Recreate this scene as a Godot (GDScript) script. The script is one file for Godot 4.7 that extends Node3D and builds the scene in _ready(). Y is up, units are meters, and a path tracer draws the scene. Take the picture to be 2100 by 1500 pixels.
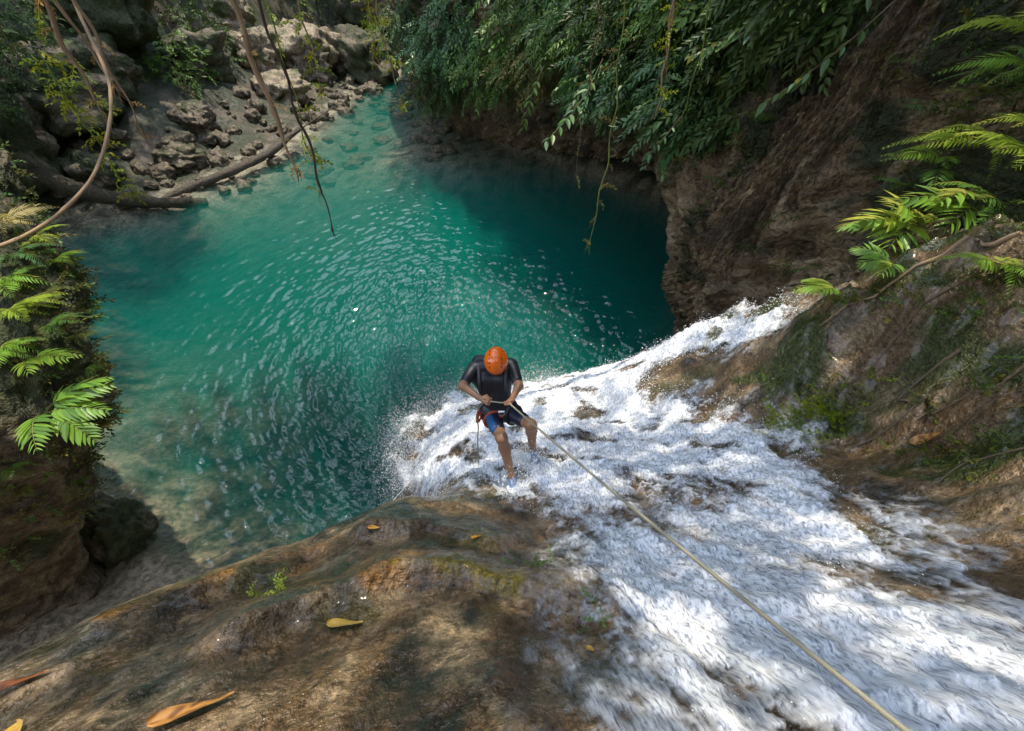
extends Node3D
# A canyon pool seen from the top of its waterfall. Metres, y up, pool surface at y = 0,
# the photographer stands at the lip of the falls and looks down the canyon along -z.

# Height of the water-worn rock of the falls, every half metre: x from -7 to 6, z from 2 to -10.
const BED := [
	[-0.22, 0.05, 0.48, 1.28, 2.39, 3.70, 4.92, 5.61, 6.06, 6.41, 6.68, 6.87, 6.99, 7.05, 7.09, 7.14, 7.18, 7.18, 7.21, 7.36, 7.57, 7.79, 8.03, 8.28, 8.59, 8.91, 9.23],
	[-0.67, -0.50, -0.27, 0.51, 1.66, 3.18, 4.78, 5.40, 5.87, 6.26, 6.54, 6.73, 6.84, 6.89, 6.88, 6.95, 6.97, 6.94, 6.89, 7.07, 7.27, 7.48, 7.71, 7.95, 8.27, 8.60, 8.92],
	[-0.98, -0.81, -0.60, -0.20, 0.75, 2.35, 3.82, 4.85, 5.56, 6.05, 6.36, 6.57, 6.69, 6.76, 6.79, 6.82, 6.83, 6.81, 6.80, 6.89, 7.04, 7.24, 7.46, 7.71, 8.00, 8.31, 8.63],
	[-1.14, -0.95, -0.76, -0.51, 0.25, 1.64, 3.07, 4.30, 5.23, 5.82, 6.15, 6.36, 6.50, 6.59, 6.64, 6.67, 6.70, 6.69, 6.67, 6.70, 6.83, 7.00, 7.22, 7.46, 7.74, 8.05, 8.36],
	[-1.21, -0.94, -0.73, -0.52, -0.01, 1.06, 2.44, 3.85, 5.00, 5.61, 5.87, 6.07, 6.21, 6.30, 6.36, 6.39, 6.45, 6.49, 6.42, 6.44, 6.57, 6.75, 6.96, 7.21, 7.49, 7.79, 8.11],
	[-1.25, -0.84, -0.54, -0.54, -0.50, 0.44, 1.75, 3.34, 4.88, 5.36, 5.49, 5.59, 5.67, 5.71, 5.73, 5.72, 5.80, 5.90, 5.96, 6.05, 6.27, 6.48, 6.69, 6.94, 7.24, 7.55, 7.87],
	[-1.37, -0.85, -0.21, -0.58, -0.66, -0.28, 0.86, 2.36, 3.90, 4.73, 5.07, 5.08, 5.10, 5.09, 5.10, 5.16, 5.24, 5.31, 5.35, 5.56, 5.94, 6.18, 6.41, 6.66, 7.00, 7.34, 7.65],
	[-1.65, -1.21, -0.91, -0.93, -0.98, -0.78, -0.01, 1.09, 2.14, 3.35, 4.16, 4.62, 4.74, 4.67, 4.65, 4.71, 4.79, 4.85, 4.89, 4.99, 5.37, 5.94, 6.19, 6.40, 6.82, 7.16, 7.46],
	[-2.04, -1.71, -1.49, -1.41, -1.34, -1.13, -0.70, 0.13, 1.06, 1.80, 2.36, 3.64, 4.25, 4.25, 4.22, 4.30, 4.39, 4.45, 4.51, 4.62, 4.97, 5.64, 6.09, 6.44, 6.77, 7.05, 7.29],
	[-2.44, -2.18, -1.98, -1.85, -1.71, -1.47, -1.04, -0.35, 0.38, 0.99, 1.49, 1.96, 3.03, 3.58, 3.77, 3.90, 4.01, 4.05, 4.14, 4.29, 4.61, 5.28, 6.12, 6.54, 6.77, 6.95, 7.12],
	[-2.83, -2.60, -2.41, -2.25, -2.08, -1.83, -1.39, -0.68, -0.09, 0.57, 1.28, 1.99, 2.68, 3.08, 3.38, 3.50, 3.55, 3.60, 3.70, 3.92, 4.39, 5.23, 6.39, 6.61, 6.70, 6.79, 6.90],
	[-3.18, -2.96, -2.77, -2.61, -2.44, -2.23, -1.90, -1.37, -0.66, 0.17, 1.22, 2.05, 2.66, 2.91, 2.99, 3.06, 3.10, 3.16, 3.27, 3.56, 4.35, 5.37, 6.08, 6.34, 6.45, 6.52, 6.61],
	[-3.48, -3.26, -3.07, -2.90, -2.74, -2.58, -2.43, -2.07, -1.21, -0.42, 0.49, 1.45, 2.08, 2.40, 2.54, 2.62, 2.68, 2.76, 3.01, 3.41, 4.12, 4.98, 5.47, 5.81, 6.01, 6.13, 6.24],
	[-3.74, -3.51, -3.31, -3.11, -2.93, -2.76, -2.58, -2.19, -1.35, -0.60, 0.13, 0.96, 1.54, 1.89, 2.07, 2.19, 2.31, 2.43, 2.85, 3.34, 3.80, 4.21, 4.77, 5.24, 5.50, 5.67, 5.81],
	[-3.97, -3.72, -3.48, -3.26, -3.03, -2.77, -2.43, -1.91, -1.16, -0.30, 0.18, 0.70, 1.15, 1.46, 1.66, 1.83, 2.01, 2.25, 2.64, 3.10, 3.54, 3.94, 4.32, 4.70, 4.97, 5.16, 5.32],
	[-4.16, -3.89, -3.62, -3.35, -3.07, -2.73, -2.29, -1.70, -0.98, -0.31, 0.15, 0.52, 0.84, 1.10, 1.31, 1.50, 1.71, 1.97, 2.33, 2.76, 3.23, 3.63, 3.86, 4.14, 4.40, 4.61, 4.79],
	[-4.34, -4.03, -3.73, -3.42, -3.09, -2.72, -2.24, -1.61, -0.89, -0.26, 0.05, 0.31, 0.55, 0.76, 0.95, 1.14, 1.35, 1.60, 1.90, 2.27, 2.64, 2.98, 3.27, 3.55, 3.81, 4.03, 4.23],
	[-4.50, -4.16, -3.82, -3.48, -3.12, -2.74, -2.26, -1.63, -0.99, -0.45, -0.18, 0.03, 0.22, 0.40, 0.57, 0.74, 0.93, 1.13, 1.36, 1.62, 1.92, 2.25, 2.60, 2.93, 3.21, 3.45, 3.65],
	[-4.66, -4.30, -3.92, -3.54, -3.14, -2.72, -2.26, -1.74, -1.24, -0.84, -0.56, -0.35, -0.17, -0.01, 0.13, 0.28, 0.44, 0.60, 0.76, 0.92, 1.12, 1.45, 1.89, 2.31, 2.61, 2.83, 3.04],
	[-4.83, -4.44, -4.03, -3.61, -3.17, -2.73, -2.29, -1.87, -1.51, -1.21, -0.99, -0.82, -0.66, -0.50, -0.37, -0.22, -0.10, 0.04, 0.15, 0.19, 0.23, 0.57, 1.15, 1.72, 2.00, 2.17, 2.39],
	[-5.03, -4.61, -4.17, -3.71, -3.24, -2.78, -2.36, -2.03, -1.78, -1.60, -1.46, -1.35, -1.23, -1.10, -0.96, -0.82, -0.70, -0.58, -0.46, -0.50, -0.53, -0.22, 0.35, 0.94, 1.20, 1.41, 1.68],
	[-5.25, -4.81, -4.35, -3.87, -3.37, -2.86, -2.43, -2.21, -2.08, -2.00, -1.94, -1.90, -1.85, -1.72, -1.57, -1.44, -1.34, -1.25, -1.19, -1.15, -1.07, -0.83, -0.48, -0.13, 0.19, 0.58, 0.96],
	[-5.50, -5.06, -4.60, -4.11, -3.60, -3.06, -2.50, -2.47, -2.44, -2.42, -2.42, -2.44, -2.50, -2.31, -2.16, -2.04, -1.96, -1.91, -1.86, -1.76, -1.62, -1.42, -1.20, -1.04, -0.74, -0.19, 0.28],
	[-5.80, -5.36, -4.90, -4.43, -3.95, -3.48, -3.10, -2.94, -2.89, -2.88, -2.88, -2.90, -2.89, -2.80, -2.68, -2.59, -2.52, -2.49, -2.50, -2.31, -2.13, -1.94, -1.75, -1.55, -1.23, -0.76, -0.29],
	[-6.12, -5.70, -5.26, -4.82, -4.39, -3.99, -3.68, -3.49, -3.40, -3.35, -3.34, -3.32, -3.29, -3.23, -3.14, -3.07, -3.00, -2.96, -2.89, -2.75, -2.57, -2.38, -2.17, -1.92, -1.60, -1.20, -0.77],
]

var n_big: FastNoiseLite
var n_mid: FastNoiseLite
var n_fine: FastNoiseLite
var n_ridge: FastNoiseLite
var n_cell: FastNoiseLite
var n_col: FastNoiseLite
var n_col2: FastNoiseLite
var rng := RandomNumberGenerator.new()
var taken := {}
var M := {}


func noise(s: int, freq: float, octaves: int, kind := FastNoiseLite.TYPE_SIMPLEX_SMOOTH, fractal := FastNoiseLite.FRACTAL_FBM) -> FastNoiseLite:
	var n := FastNoiseLite.new()
	n.seed = s
	n.frequency = freq
	n.noise_type = kind
	n.fractal_type = fractal if octaves > 1 else FastNoiseLite.FRACTAL_NONE
	n.fractal_octaves = octaves
	return n


func numbered(called: String) -> String:
	if not taken.has(called):
		taken[called] = 0
		return called
	taken[called] += 1
	return "%s_%03d" % [called, taken[called]]


func tag(o: Node, label: String, category: String, group := "", kind := "") -> Node:
	if label: o.set_meta("label", label)
	if category: o.set_meta("category", category)
	if group: o.set_meta("group", group)
	if kind: o.set_meta("kind", kind)
	return o


func thing(called: String, label: String, category: String, at := Vector3.ZERO, group := "") -> Node3D:
	var o := Node3D.new()
	o.name = numbered(called)
	add_child(o)
	o.position = at
	tag(o, label, category, group)
	return o


func obj(called: String, mesh: Mesh, mat: Material, parent: Node = null) -> MeshInstance3D:
	var o := MeshInstance3D.new()
	o.mesh = mesh
	if mat: o.material_override = mat
	if parent == null:
		o.name = numbered(called)
		add_child(o)
	else:
		o.name = called
		parent.add_child(o, true)
	return o


func struct(called: String, mesh: Mesh, mat: Material, label: String) -> MeshInstance3D:
	var o := obj(called, mesh, mat)
	o.set_meta("kind", "structure")
	o.set_meta("label", label)
	return o


func tex(n: FastNoiseLite, size: int, ramp: Array = []) -> NoiseTexture2D:
	var t := NoiseTexture2D.new()
	t.width = size
	t.height = size
	t.seamless = true
	t.seamless_blend_skirt = 0.2
	t.noise = n
	t.normalize = true
	if ramp:
		var g := Gradient.new()
		g.offsets = PackedFloat32Array(ramp.map(func(e): return e[0]))
		g.colors = PackedColorArray(ramp.map(func(e): return e[1]))
		t.color_ramp = g
	return t


func grey(v: float) -> Color:
	return Color(v, v, v)


# A sheet of nu by nv points; its normals point along du x dv (or the other way with flip).
func sheet(nu: int, nv: int, pos: PackedVector3Array, col: PackedColorArray, flip := false, skip := PackedByteArray(), uv := PackedVector2Array()) -> ArrayMesh:
	var nor := PackedVector3Array()
	nor.resize(pos.size())
	for i in nu:
		var i0 := maxi(i - 1, 0) * nv
		var i1 := mini(i + 1, nu - 1) * nv
		for j in nv:
			var du := pos[i1 + j] - pos[i0 + j]
			var dv := pos[i * nv + mini(j + 1, nv - 1)] - pos[i * nv + maxi(j - 1, 0)]
			var n := du.cross(dv).normalized()
			nor[i * nv + j] = -n if flip else n
	var idx := PackedInt32Array()
	var with_skip := skip.size() > 0
	for i in nu - 1:
		for j in nv - 1:
			var a := i * nv + j
			var b := a + nv
			if with_skip and skip[a] + skip[b] + skip[a + 1] + skip[b + 1] > 3:
				continue
			if flip:
				idx.append(a); idx.append(b); idx.append(b + 1)
				idx.append(a); idx.append(b + 1); idx.append(a + 1)
			else:
				idx.append(a); idx.append(b + 1); idx.append(b)
				idx.append(a); idx.append(a + 1); idx.append(b + 1)
	var arr := []
	arr.resize(Mesh.ARRAY_MAX)
	arr[Mesh.ARRAY_VERTEX] = pos
	arr[Mesh.ARRAY_NORMAL] = nor
	if col.size(): arr[Mesh.ARRAY_COLOR] = col
	if uv.size(): arr[Mesh.ARRAY_TEX_UV] = uv
	arr[Mesh.ARRAY_INDEX] = idx
	var m := ArrayMesh.new()
	m.add_surface_from_arrays(Mesh.PRIMITIVE_TRIANGLES, arr)
	return m


func cubic(a: float, b: float, c: float, d: float, t: float) -> float:
	return b + 0.5 * t * (c - a + t * (2.0 * a - 5.0 * b + 4.0 * c - d + t * (3.0 * (b - c) + d - a)))


func bed_row(r: int, c: int, t: float) -> float:
	var q: PackedFloat32Array = bed_rows[clampi(r, 0, 24)]
	return cubic(q[maxi(c - 1, 0)], q[c], q[mini(c + 1, 26)], q[mini(c + 2, 26)], t)


# Smooth height of the rock of the falls at x, z.
var bed_rows: Array[PackedFloat32Array] = []
func bed(x: float, z: float) -> float:
	var u := clampf((x + 7.0) * 2.0, 0.0, 25.99)
	var v := clampf((2.0 - z) * 2.0, 0.0, 23.99)
	var c := int(u)
	var r := int(v)
	return cubic(bed_row(r - 1, c, u - c), bed_row(r, c, u - c), bed_row(r + 1, c, u - c), bed_row(r + 2, c, u - c), v - r)


# Distance of p from a chain of points, and how far along the chain that is (0 to 1).
func from_chain(p: Vector2, chain: PackedVector2Array) -> Vector3:
	var best := 1e9
	var along := 0.0
	var side := 0.0
	for k in chain.size() - 1:
		var e := chain[k + 1] - chain[k]
		var t := clampf((p - chain[k]).dot(e) / e.length_squared(), 0.0, 1.0)
		var v := p - chain[k] - e * t
		if v.length_squared() < best:
			best = v.length_squared()
			along = (k + t) / (chain.size() - 1.0)
			side = signf(e.cross(v))
	return Vector3(sqrt(best), along, side)


func inside(p: Vector2, poly: PackedVector2Array) -> float:
	var closed := poly.duplicate()
	closed.append(poly[0])
	var d := from_chain(p, closed).x
	return d if Geometry2D.is_point_in_polygon(p, poly) else -d


# Lips and hollows that the water has cut into the dry half of the rock: chain, height, reach to each side.
var lips := []
func rock_height(x: float, z: float) -> float:
	var y := bed(x, z)
	var p := Vector2(x, z)
	for l in lips:
		var d := from_chain(p, l[0])
		var fade := smoothstep(0.0, 0.15, d.y) * smoothstep(1.0, 0.85, d.y)
		var s := d.x * d.z
		if s > 0.0:
			y += l[1] * fade * exp(-pow(s / l[2], 2.0))
		else:
			y += l[1] * fade * exp(-pow(s / l[3], 2.0))
	var rough := 0.16 * n_big.get_noise_2d(x * 1.2, z * 1.2) + 0.055 * n_ridge.get_noise_3d(x * 1.1 + z * 0.5, y * 0.8, z * 0.6) + 0.014 * n_mid.get_noise_3d(x * 5.0, y * 5.0, z * 5.0) + 0.004 * n_fine.get_noise_3d(x * 6.0, y * 6.0, z * 6.0)
	if x > 2.4:
		rough += smoothstep(2.5, 3.4, x) * (0.26 * n_ridge.get_noise_3d(x * 1.2, y * 1.2, z * 1.2) + 0.2 * n_cell.get_noise_3d(x * 1.6, y * 1.6, z * 1.6) + 0.05 * n_mid.get_noise_3d(x * 4.0, y * 4.0, z * 4.0))
	return y + rough


func _ready() -> void:
	# ---- camera, sky, sun, exposure
	var cam := Camera3D.new()
	cam.name = "camera"
	cam.position = Vector3(0, 8, 0)
	cam.rotation_degrees = Vector3(-45, 0, 0)
	cam.fov = 80.8
	cam.near = 0.05
	cam.far = 400.0
	add_child(cam)
	var env := Environment.new()
	var sky_material := ProceduralSkyMaterial.new()
	sky_material.sky_top_color = Color(0.74, 0.80, 0.90)
	sky_material.sky_horizon_color = Color(0.95, 0.945, 0.93)
	sky_material.sky_curve = 0.25
	sky_material.ground_bottom_color = Color(0.12, 0.14, 0.09)
	sky_material.ground_horizon_color = Color(0.3, 0.34, 0.26)
	sky_material.sky_energy_multiplier = 1.75
	sky_material.sun_angle_max = 20.0
	var sky := Sky.new()
	sky.sky_material = sky_material
	env.background_mode = Environment.BG_SKY
	env.sky = sky
	env.tonemap_mode = Environment.TONE_MAPPER_LINEAR
	env.tonemap_exposure = 1.12
	env.volumetric_fog_enabled = true
	env.volumetric_fog_density = 0.0
	env.sdfgi_enabled = true
	env.ssao_enabled = true
	env.ssil_enabled = true
	var we := WorldEnvironment.new()
	we.name = "world_environment"
	we.environment = env
	add_child(we)
	var sun := DirectionalLight3D.new()
	sun.name = "sun"
	sun.light_energy = 1.6
	sun.light_angular_distance = 0.6
	sun.light_color = Color(1.0, 0.95, 0.86)
	sun.shadow_enabled = true
	sun.look_at_from_position(SUN * 50.0, Vector3.ZERO)
	add_child(sun)

	rng.seed = 7
	for row in BED:
		bed_rows.append(PackedFloat32Array(row))
	n_big = noise(11, 0.5, 4)
	n_mid = noise(12, 0.7, 4)
	n_fine = noise(13, 2.0, 3)
	n_ridge = noise(14, 0.8, 5, FastNoiseLite.TYPE_SIMPLEX_SMOOTH, FastNoiseLite.FRACTAL_RIDGED)
	n_cell = noise(15, 1.0, 1, FastNoiseLite.TYPE_CELLULAR)
	n_cell.cellular_return_type = FastNoiseLite.RETURN_DISTANCE2_SUB
	n_col = noise(16, 0.6, 5)
	n_col2 = noise(17, 2.2, 4)
	SHORE_P = PackedVector2Array(SHORE)
	FALL_P = PackedVector2Array(FALL_LEFT + FALL_RIGHT)
	materials()
	plant_materials()
	rock_of_the_falls()
	ground()
	cliff_right()
	spur_left()
	pool()
	trees()
	far_bank()
	falls()
	foliage()
	ferns()
	vines()
	ground_cover()
	litter()
	bank_roots()
	climber()
	spray()


const SUN := Vector3(0.05, 0.94, -0.3)


func gain(n: FastNoiseLite, g: float) -> FastNoiseLite:
	n.fractal_gain = g
	return n


func rock_material(grain: NoiseTexture2D, relief: NoiseTexture2D, scale: float, depth: float, rough: NoiseTexture2D) -> StandardMaterial3D:
	var m := StandardMaterial3D.new()
	m.vertex_color_use_as_albedo = true
	m.albedo_texture = grain
	m.roughness = 1.0
	m.roughness_texture = rough
	m.roughness_texture_channel = BaseMaterial3D.TEXTURE_CHANNEL_RED
	m.heightmap_enabled = true
	m.heightmap_texture = relief
	m.heightmap_scale = depth
	m.uv1_triplanar = true
	m.uv1_world_triplanar = true
	m.uv1_scale = Vector3.ONE * scale
	return m


func plain(c: Color, rough := 0.7, spec := 0.5) -> StandardMaterial3D:
	var m := StandardMaterial3D.new()
	m.albedo_color = c.linear_to_srgb()
	m.roughness = rough
	m.metallic_specular = spec
	return m


func materials() -> void:
	var grain := tex(gain(noise(21, 0.014, 7), 0.68), 1024, [[0.0, grey(0.3)], [0.35, grey(0.62)], [0.55, grey(0.88)], [0.75, grey(0.97)], [1.0, grey(1.0)]])
	var relief := tex(gain(noise(22, 0.012, 7), 0.64), 1024)
	var pits := gain(noise(23, 0.02, 5, FastNoiseLite.TYPE_CELLULAR), 0.6)
	pits.cellular_return_type = FastNoiseLite.RETURN_DISTANCE2_ADD
	var crust := tex(pits, 1024)
	var wet := tex(noise(24, 0.02, 5), 512, [[0.0, grey(0.08)], [0.4, grey(0.17)], [0.6, grey(0.36)], [1.0, grey(0.6)]])
	var dry := tex(noise(25, 0.02, 5), 512, [[0.0, grey(0.35)], [0.5, grey(0.7)], [1.0, grey(0.95)]])
	M.wet_rock = rock_material(grain, relief, 1.1, 5.0, wet)
	M.wet_rock.clearcoat_enabled = true
	M.wet_rock.clearcoat = 0.45
	M.wet_rock.clearcoat_roughness = 0.14
	M.cliff_rock = rock_material(grain, crust, 0.55, 12.0, dry)
	M.boulder_rock = rock_material(grain, relief, 0.4, 8.0, dry)
	M.floor_rock = rock_material(grain, relief, 0.45, 4.0, dry)
	var w := StandardMaterial3D.new()
	w.transparency = BaseMaterial3D.TRANSPARENCY_ALPHA
	w.albedo_color = Color(0.05, 0.42, 0.36, 0.10)
	w.roughness = 0.03
	w.metallic_specular = 0.5
	M.water = w
	var foam := StandardMaterial3D.new()
	foam.transparency = BaseMaterial3D.TRANSPARENCY_ALPHA
	foam.vertex_color_use_as_albedo = true
	foam.albedo_color = Color(0.93, 0.94, 0.96)
	foam.albedo_texture = tex(gain(noise(55, 0.02, 6), 0.62), 1024, [[0.0, Color(0.8, 0.84, 0.89, 0.2)], [0.3, Color(0.88, 0.9, 0.94, 0.65)], [0.43, Color(0.95, 0.96, 0.98, 0.9)], [0.6, Color(1, 1, 1, 1)], [1.0, Color(1, 1, 1, 1)]])
	foam.heightmap_enabled = true
	foam.heightmap_texture = tex(gain(noise(56, 0.03, 6), 0.6), 1024)
	foam.heightmap_scale = 0.8
	foam.roughness = 0.35
	M.foam = foam
	M.grey_wood = plain(Color(0.17, 0.14, 0.105), 0.8)
	M.dead_leaf = plain(Color(1, 1, 1), 0.4)
	M.dead_leaf.vertex_color_use_as_albedo = true
	M.drop = plain(Color(0.85, 0.87, 0.9), 0.3)


func mixc(a: Color, b: Color, t: float) -> Color:
	return a.lerp(b, clampf(t, 0.0, 1.0))


const FALL_LEFT := [Vector2(-2.75, -6.0), Vector2(-2.3, -4.4), Vector2(-1.5, -3.1), Vector2(-0.9, -2.35), Vector2(-0.48, -2.12), Vector2(0.04, -1.81), Vector2(0.32, -1.45), Vector2(0.36, -1.2), Vector2(0.28, -0.57), Vector2(0.26, -0.2), Vector2(0.5, 1.0), Vector2(1.0, 2.0)]
const FALL_RIGHT := [Vector2(2.4, 2.0), Vector2(2.15, 0.3), Vector2(2.2, -0.56), Vector2(2.48, -0.87), Vector2(2.6, -1.35), Vector2(2.65, -1.79), Vector2(2.95, -2.8), Vector2(2.78, -3.45), Vector2(2.4, -4.3), Vector2(2.25, -4.7), Vector2(2.6, -4.72), Vector2(2.95, -4.4), Vector2(3.25, -4.05), Vector2(3.65, -4.05), Vector2(3.95, -4.8), Vector2(3.9, -5.5), Vector2(3.3, -6.4), Vector2(2.5, -7.0), Vector2(1.0, -7.6), Vector2(-0.6, -7.4), Vector2(-1.8, -6.9)]


# Values from a list [start, step, end, step, end ...].
func steps(q: Array) -> PackedFloat32Array:
	var out := PackedFloat32Array()
	for k in range(0, q.size() - 1, 2):
		var v: float = q[k]
		while v < q[k + 2] - 1e-5:
			out.append(v)
			v += q[k + 1]
	return out


func rock_of_the_falls() -> void:
	lips = [
		[PackedVector2Array([Vector2(-1.6, -0.4), Vector2(-1.25, -0.64), Vector2(-0.98, -0.79), Vector2(-0.6, -0.99), Vector2(-0.28, -0.97), Vector2(0.03, -0.84), Vector2(0.24, -0.74), Vector2(0.6, -0.6)]), 0.21, 0.09, 0.30],
		[PackedVector2Array([Vector2(-2.3, -0.55), Vector2(-2.0, -0.85), Vector2(-1.8, -1.0), Vector2(-1.4, -1.1)]), 0.10, 0.1, 0.2],
		[PackedVector2Array([Vector2(-1.3, -1.35), Vector2(-0.64, -1.48), Vector2(-0.33, -1.38), Vector2(0.0, -1.2)]), 0.14, 0.08, 0.25],
	]
	var xs := steps([-6.5, 0.06, -2.9, 0.0105, 1.2, 0.03, 5.7])
	var zs := steps([-9.2, 0.035, -2.4, 0.0105, 0.4, 0.05, 1.6])
	zs.reverse()
	var nu := xs.size()
	var nv := zs.size()
	var pos := PackedVector3Array()
	var col := PackedColorArray()
	pos.resize(nu * nv)
	col.resize(nu * nv)
	var brown := Color(0.20, 0.125, 0.062)
	var dark := Color(0.062, 0.046, 0.03)
	var tan := Color(0.40, 0.285, 0.165)
	var grey_rock := Color(0.205, 0.185, 0.14)
	var rust := Color(0.36, 0.17, 0.035)
	var olive := Color(0.10, 0.10, 0.03)
	var yellow := Color(0.36, 0.25, 0.02)
	var patch: Array = lips[0][0]
	for i in nu:
		var x := xs[i]
		for j in nv:
			var z := zs[j]
			var y := rock_height(x, z)
			var k := i * nv + j
			pos[k] = Vector3(x, y, z)
			var a := n_col.get_noise_3d(x * 2.0, y, z * 2.0)
			var b := n_col2.get_noise_3d(x * 1.3, y * 0.7, z * 1.3)
			var c := n_col.get_noise_3d(x * 0.9 + 30.0, y, z * 1.8)
			var q := mixc(brown, dark, smoothstep(0.12, 0.45, a))
			q = mixc(q, tan, smoothstep(-0.08, 0.4, b + 0.5 * c))
			q = mixc(q, grey_rock, 0.8 * smoothstep(0.16, 0.4, n_col.get_noise_3d(x + 9.0, y, z)))
			q = mixc(q, olive, 0.7 * smoothstep(0.2, 0.45, c - 0.3 * b))
			var p := Vector2(x, z)
			var d := from_chain(p, patch)
			if d.z < 0.0 or d.x < 0.12:
				var near := exp(-pow(d.x / 0.16, 2.0)) * smoothstep(-0.3, 0.25, b + 0.4 * a)
				q = mixc(q, tan, 0.8 * exp(-pow(d.x / 0.10, 2.0)))
				q = mixc(q, rust, near * smoothstep(0.05, 0.35, d.y) * smoothstep(0.75, 0.4, d.y))
				q = mixc(q, yellow, 0.9 * exp(-pow(d.x / 0.14, 2.0)) * smoothstep(0.02, 0.3, b + 0.8 * a + 0.9 * (0.1 - d.x) / 0.1 * smoothstep(0.3, 0.45, d.y) * smoothstep(0.85, 0.55, d.y) - 0.35))
			d = from_chain(p, lips[1][0])
			q = mixc(q, rust, 0.9 * exp(-pow(d.x / 0.09, 2.0)) * smoothstep(-0.2, 0.2, b))
			q = mixc(q, yellow, 0.5 * smoothstep(0.2, 0.1, (p - Vector2(-0.2, -1.33)).length()) * smoothstep(-0.2, 0.3, b))
			if x > 3.0 + 0.5 * c and z < 0.2:
				q = mixc(q, Color(0.07, 0.085, 0.014), smoothstep(0.0, 0.2, a + 0.05))
			col[k] = q
	struct("rock_of_the_falls", sheet(nu, nv, pos, col, true), M.wet_rock, "brown wet water-worn rock that the waterfall runs down")


# Shore of the pool, clockwise from the left spur by the far inlet to the foot of the falls.
const SHORE := [Vector2(-3.6, -2.6), Vector2(-4.9, -2.95), Vector2(-5.6, -2.95), Vector2(-6.8, -3.25), Vector2(-9, -4.9), Vector2(-14, -9), Vector2(-17.6, -15.2), Vector2(-15.1, -17.1), Vector2(-12.9, -20.1), Vector2(-11.6, -24.7), Vector2(-11.4, -31), Vector2(-10.6, -40.5), Vector2(-9.0, -41.5), Vector2(-7.3, -37), Vector2(-6.4, -34.5), Vector2(-1.4, -25.5), Vector2(5.3, -19.6), Vector2(8.0, -16.2), Vector2(6.5, -12.4), Vector2(5.2, -9.1), Vector2(5.0, -4.0), Vector2(0.0, -2.0)]


func ground_height(x: float, z: float) -> float:
	var p := Vector2(x, z)
	var d := inside(p, SHORE_P)
	var w := n_big.get_noise_2d(x * 0.35, z * 0.35)
	if d > 0.0:
		var deep := lerpf(4.2, 0.13, smoothstep(-14.0, -24.0, z + 1.5 * w))
		deep = lerpf(deep, 1.0, smoothstep(-5.0, -9.0, x) * smoothstep(-14.0, -18.0, z) * 0.6)
		var slope := lerpf(0.55, 1.6, smoothstep(-8.0, 3.0, x))
		var y := -deep * (1.0 - exp(-d * slope / deep * 1.2))
		var bumpy := clampf(deep / 1.5, 0.3, 1.0)
		return y + bumpy * (0.25 * w + 0.14 * n_mid.get_noise_2d(x * 0.9, z * 0.9))
	d = -d
	var rise := 0.0
	if x < -4.0:
		rise = 0.28 * d + 0.6 * pow(maxf(d - 2.5, 0.0), 1.15) * 0.45
		rise += 2.2 * smoothstep(6.0, 14.0, d) * (4.0 + 2.0 * w)
		if z > -6.0: rise = minf(rise, 0.35 + 0.06 * d)
	else:
		rise = 0.5 * d
	rise += 14.0 * smoothstep(-18.0, -27.0, x) * smoothstep(4.0, -8.0, z) + 8.0 * smoothstep(-44.0, -60.0, z)
	rise += 16.0 * smoothstep(1.0, 14.0, z)
	return rise + 0.5 * w * smoothstep(0.0, 2.0, d) + 0.22 * n_mid.get_noise_2d(x, z) * smoothstep(0.0, 1.0, d)


var SHORE_P: PackedVector2Array
var FALL_P: PackedVector2Array
var cliff_verts: PackedVector3Array
var spur_verts: PackedVector3Array
func ground() -> void:
	SHORE_P = PackedVector2Array(SHORE)
	var nu := 250
	var nv := 330
	var pos := PackedVector3Array()
	var col := PackedColorArray()
	pos.resize(nu * nv)
	col.resize(nu * nv)
	for i in nu:
		var s := i / (nu - 1.0)
		var x := lerpf(-40.0, 11.0, s)
		for j in nv:
			var t := j / (nv - 1.0)
			var z := lerpf(16.0, -70.0, t)
			var y := ground_height(x, z)
			var k := i * nv + j
			pos[k] = Vector3(x, y, z)
			var a := n_col.get_noise_2d(x * 0.6, z * 0.6)
			var b := n_col2.get_noise_2d(x * 0.5, z * 0.5)
			var q := mixc(Color(0.15, 0.12, 0.08), Color(0.075, 0.06, 0.038), smoothstep(-0.1, 0.35, b))
			if y > 0.25:
				q = mixc(q, Color(0.035, 0.045, 0.015), smoothstep(-0.35, 0.05, a))
			else:
				q = mixc(Color(0.36, 0.33, 0.23), Color(0.12, 0.105, 0.07), smoothstep(0.0, 0.3, b))
			if z > -4.5 and x < -4.0:
				q = mixc(Color(0.48, 0.40, 0.27), Color(0.33, 0.27, 0.175), smoothstep(-0.1, 0.3, b))
			col[k] = q
	struct("ground", sheet(nu, nv, pos, col, true), M.floor_rock, "stony bed of the pool and its bank")


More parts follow.
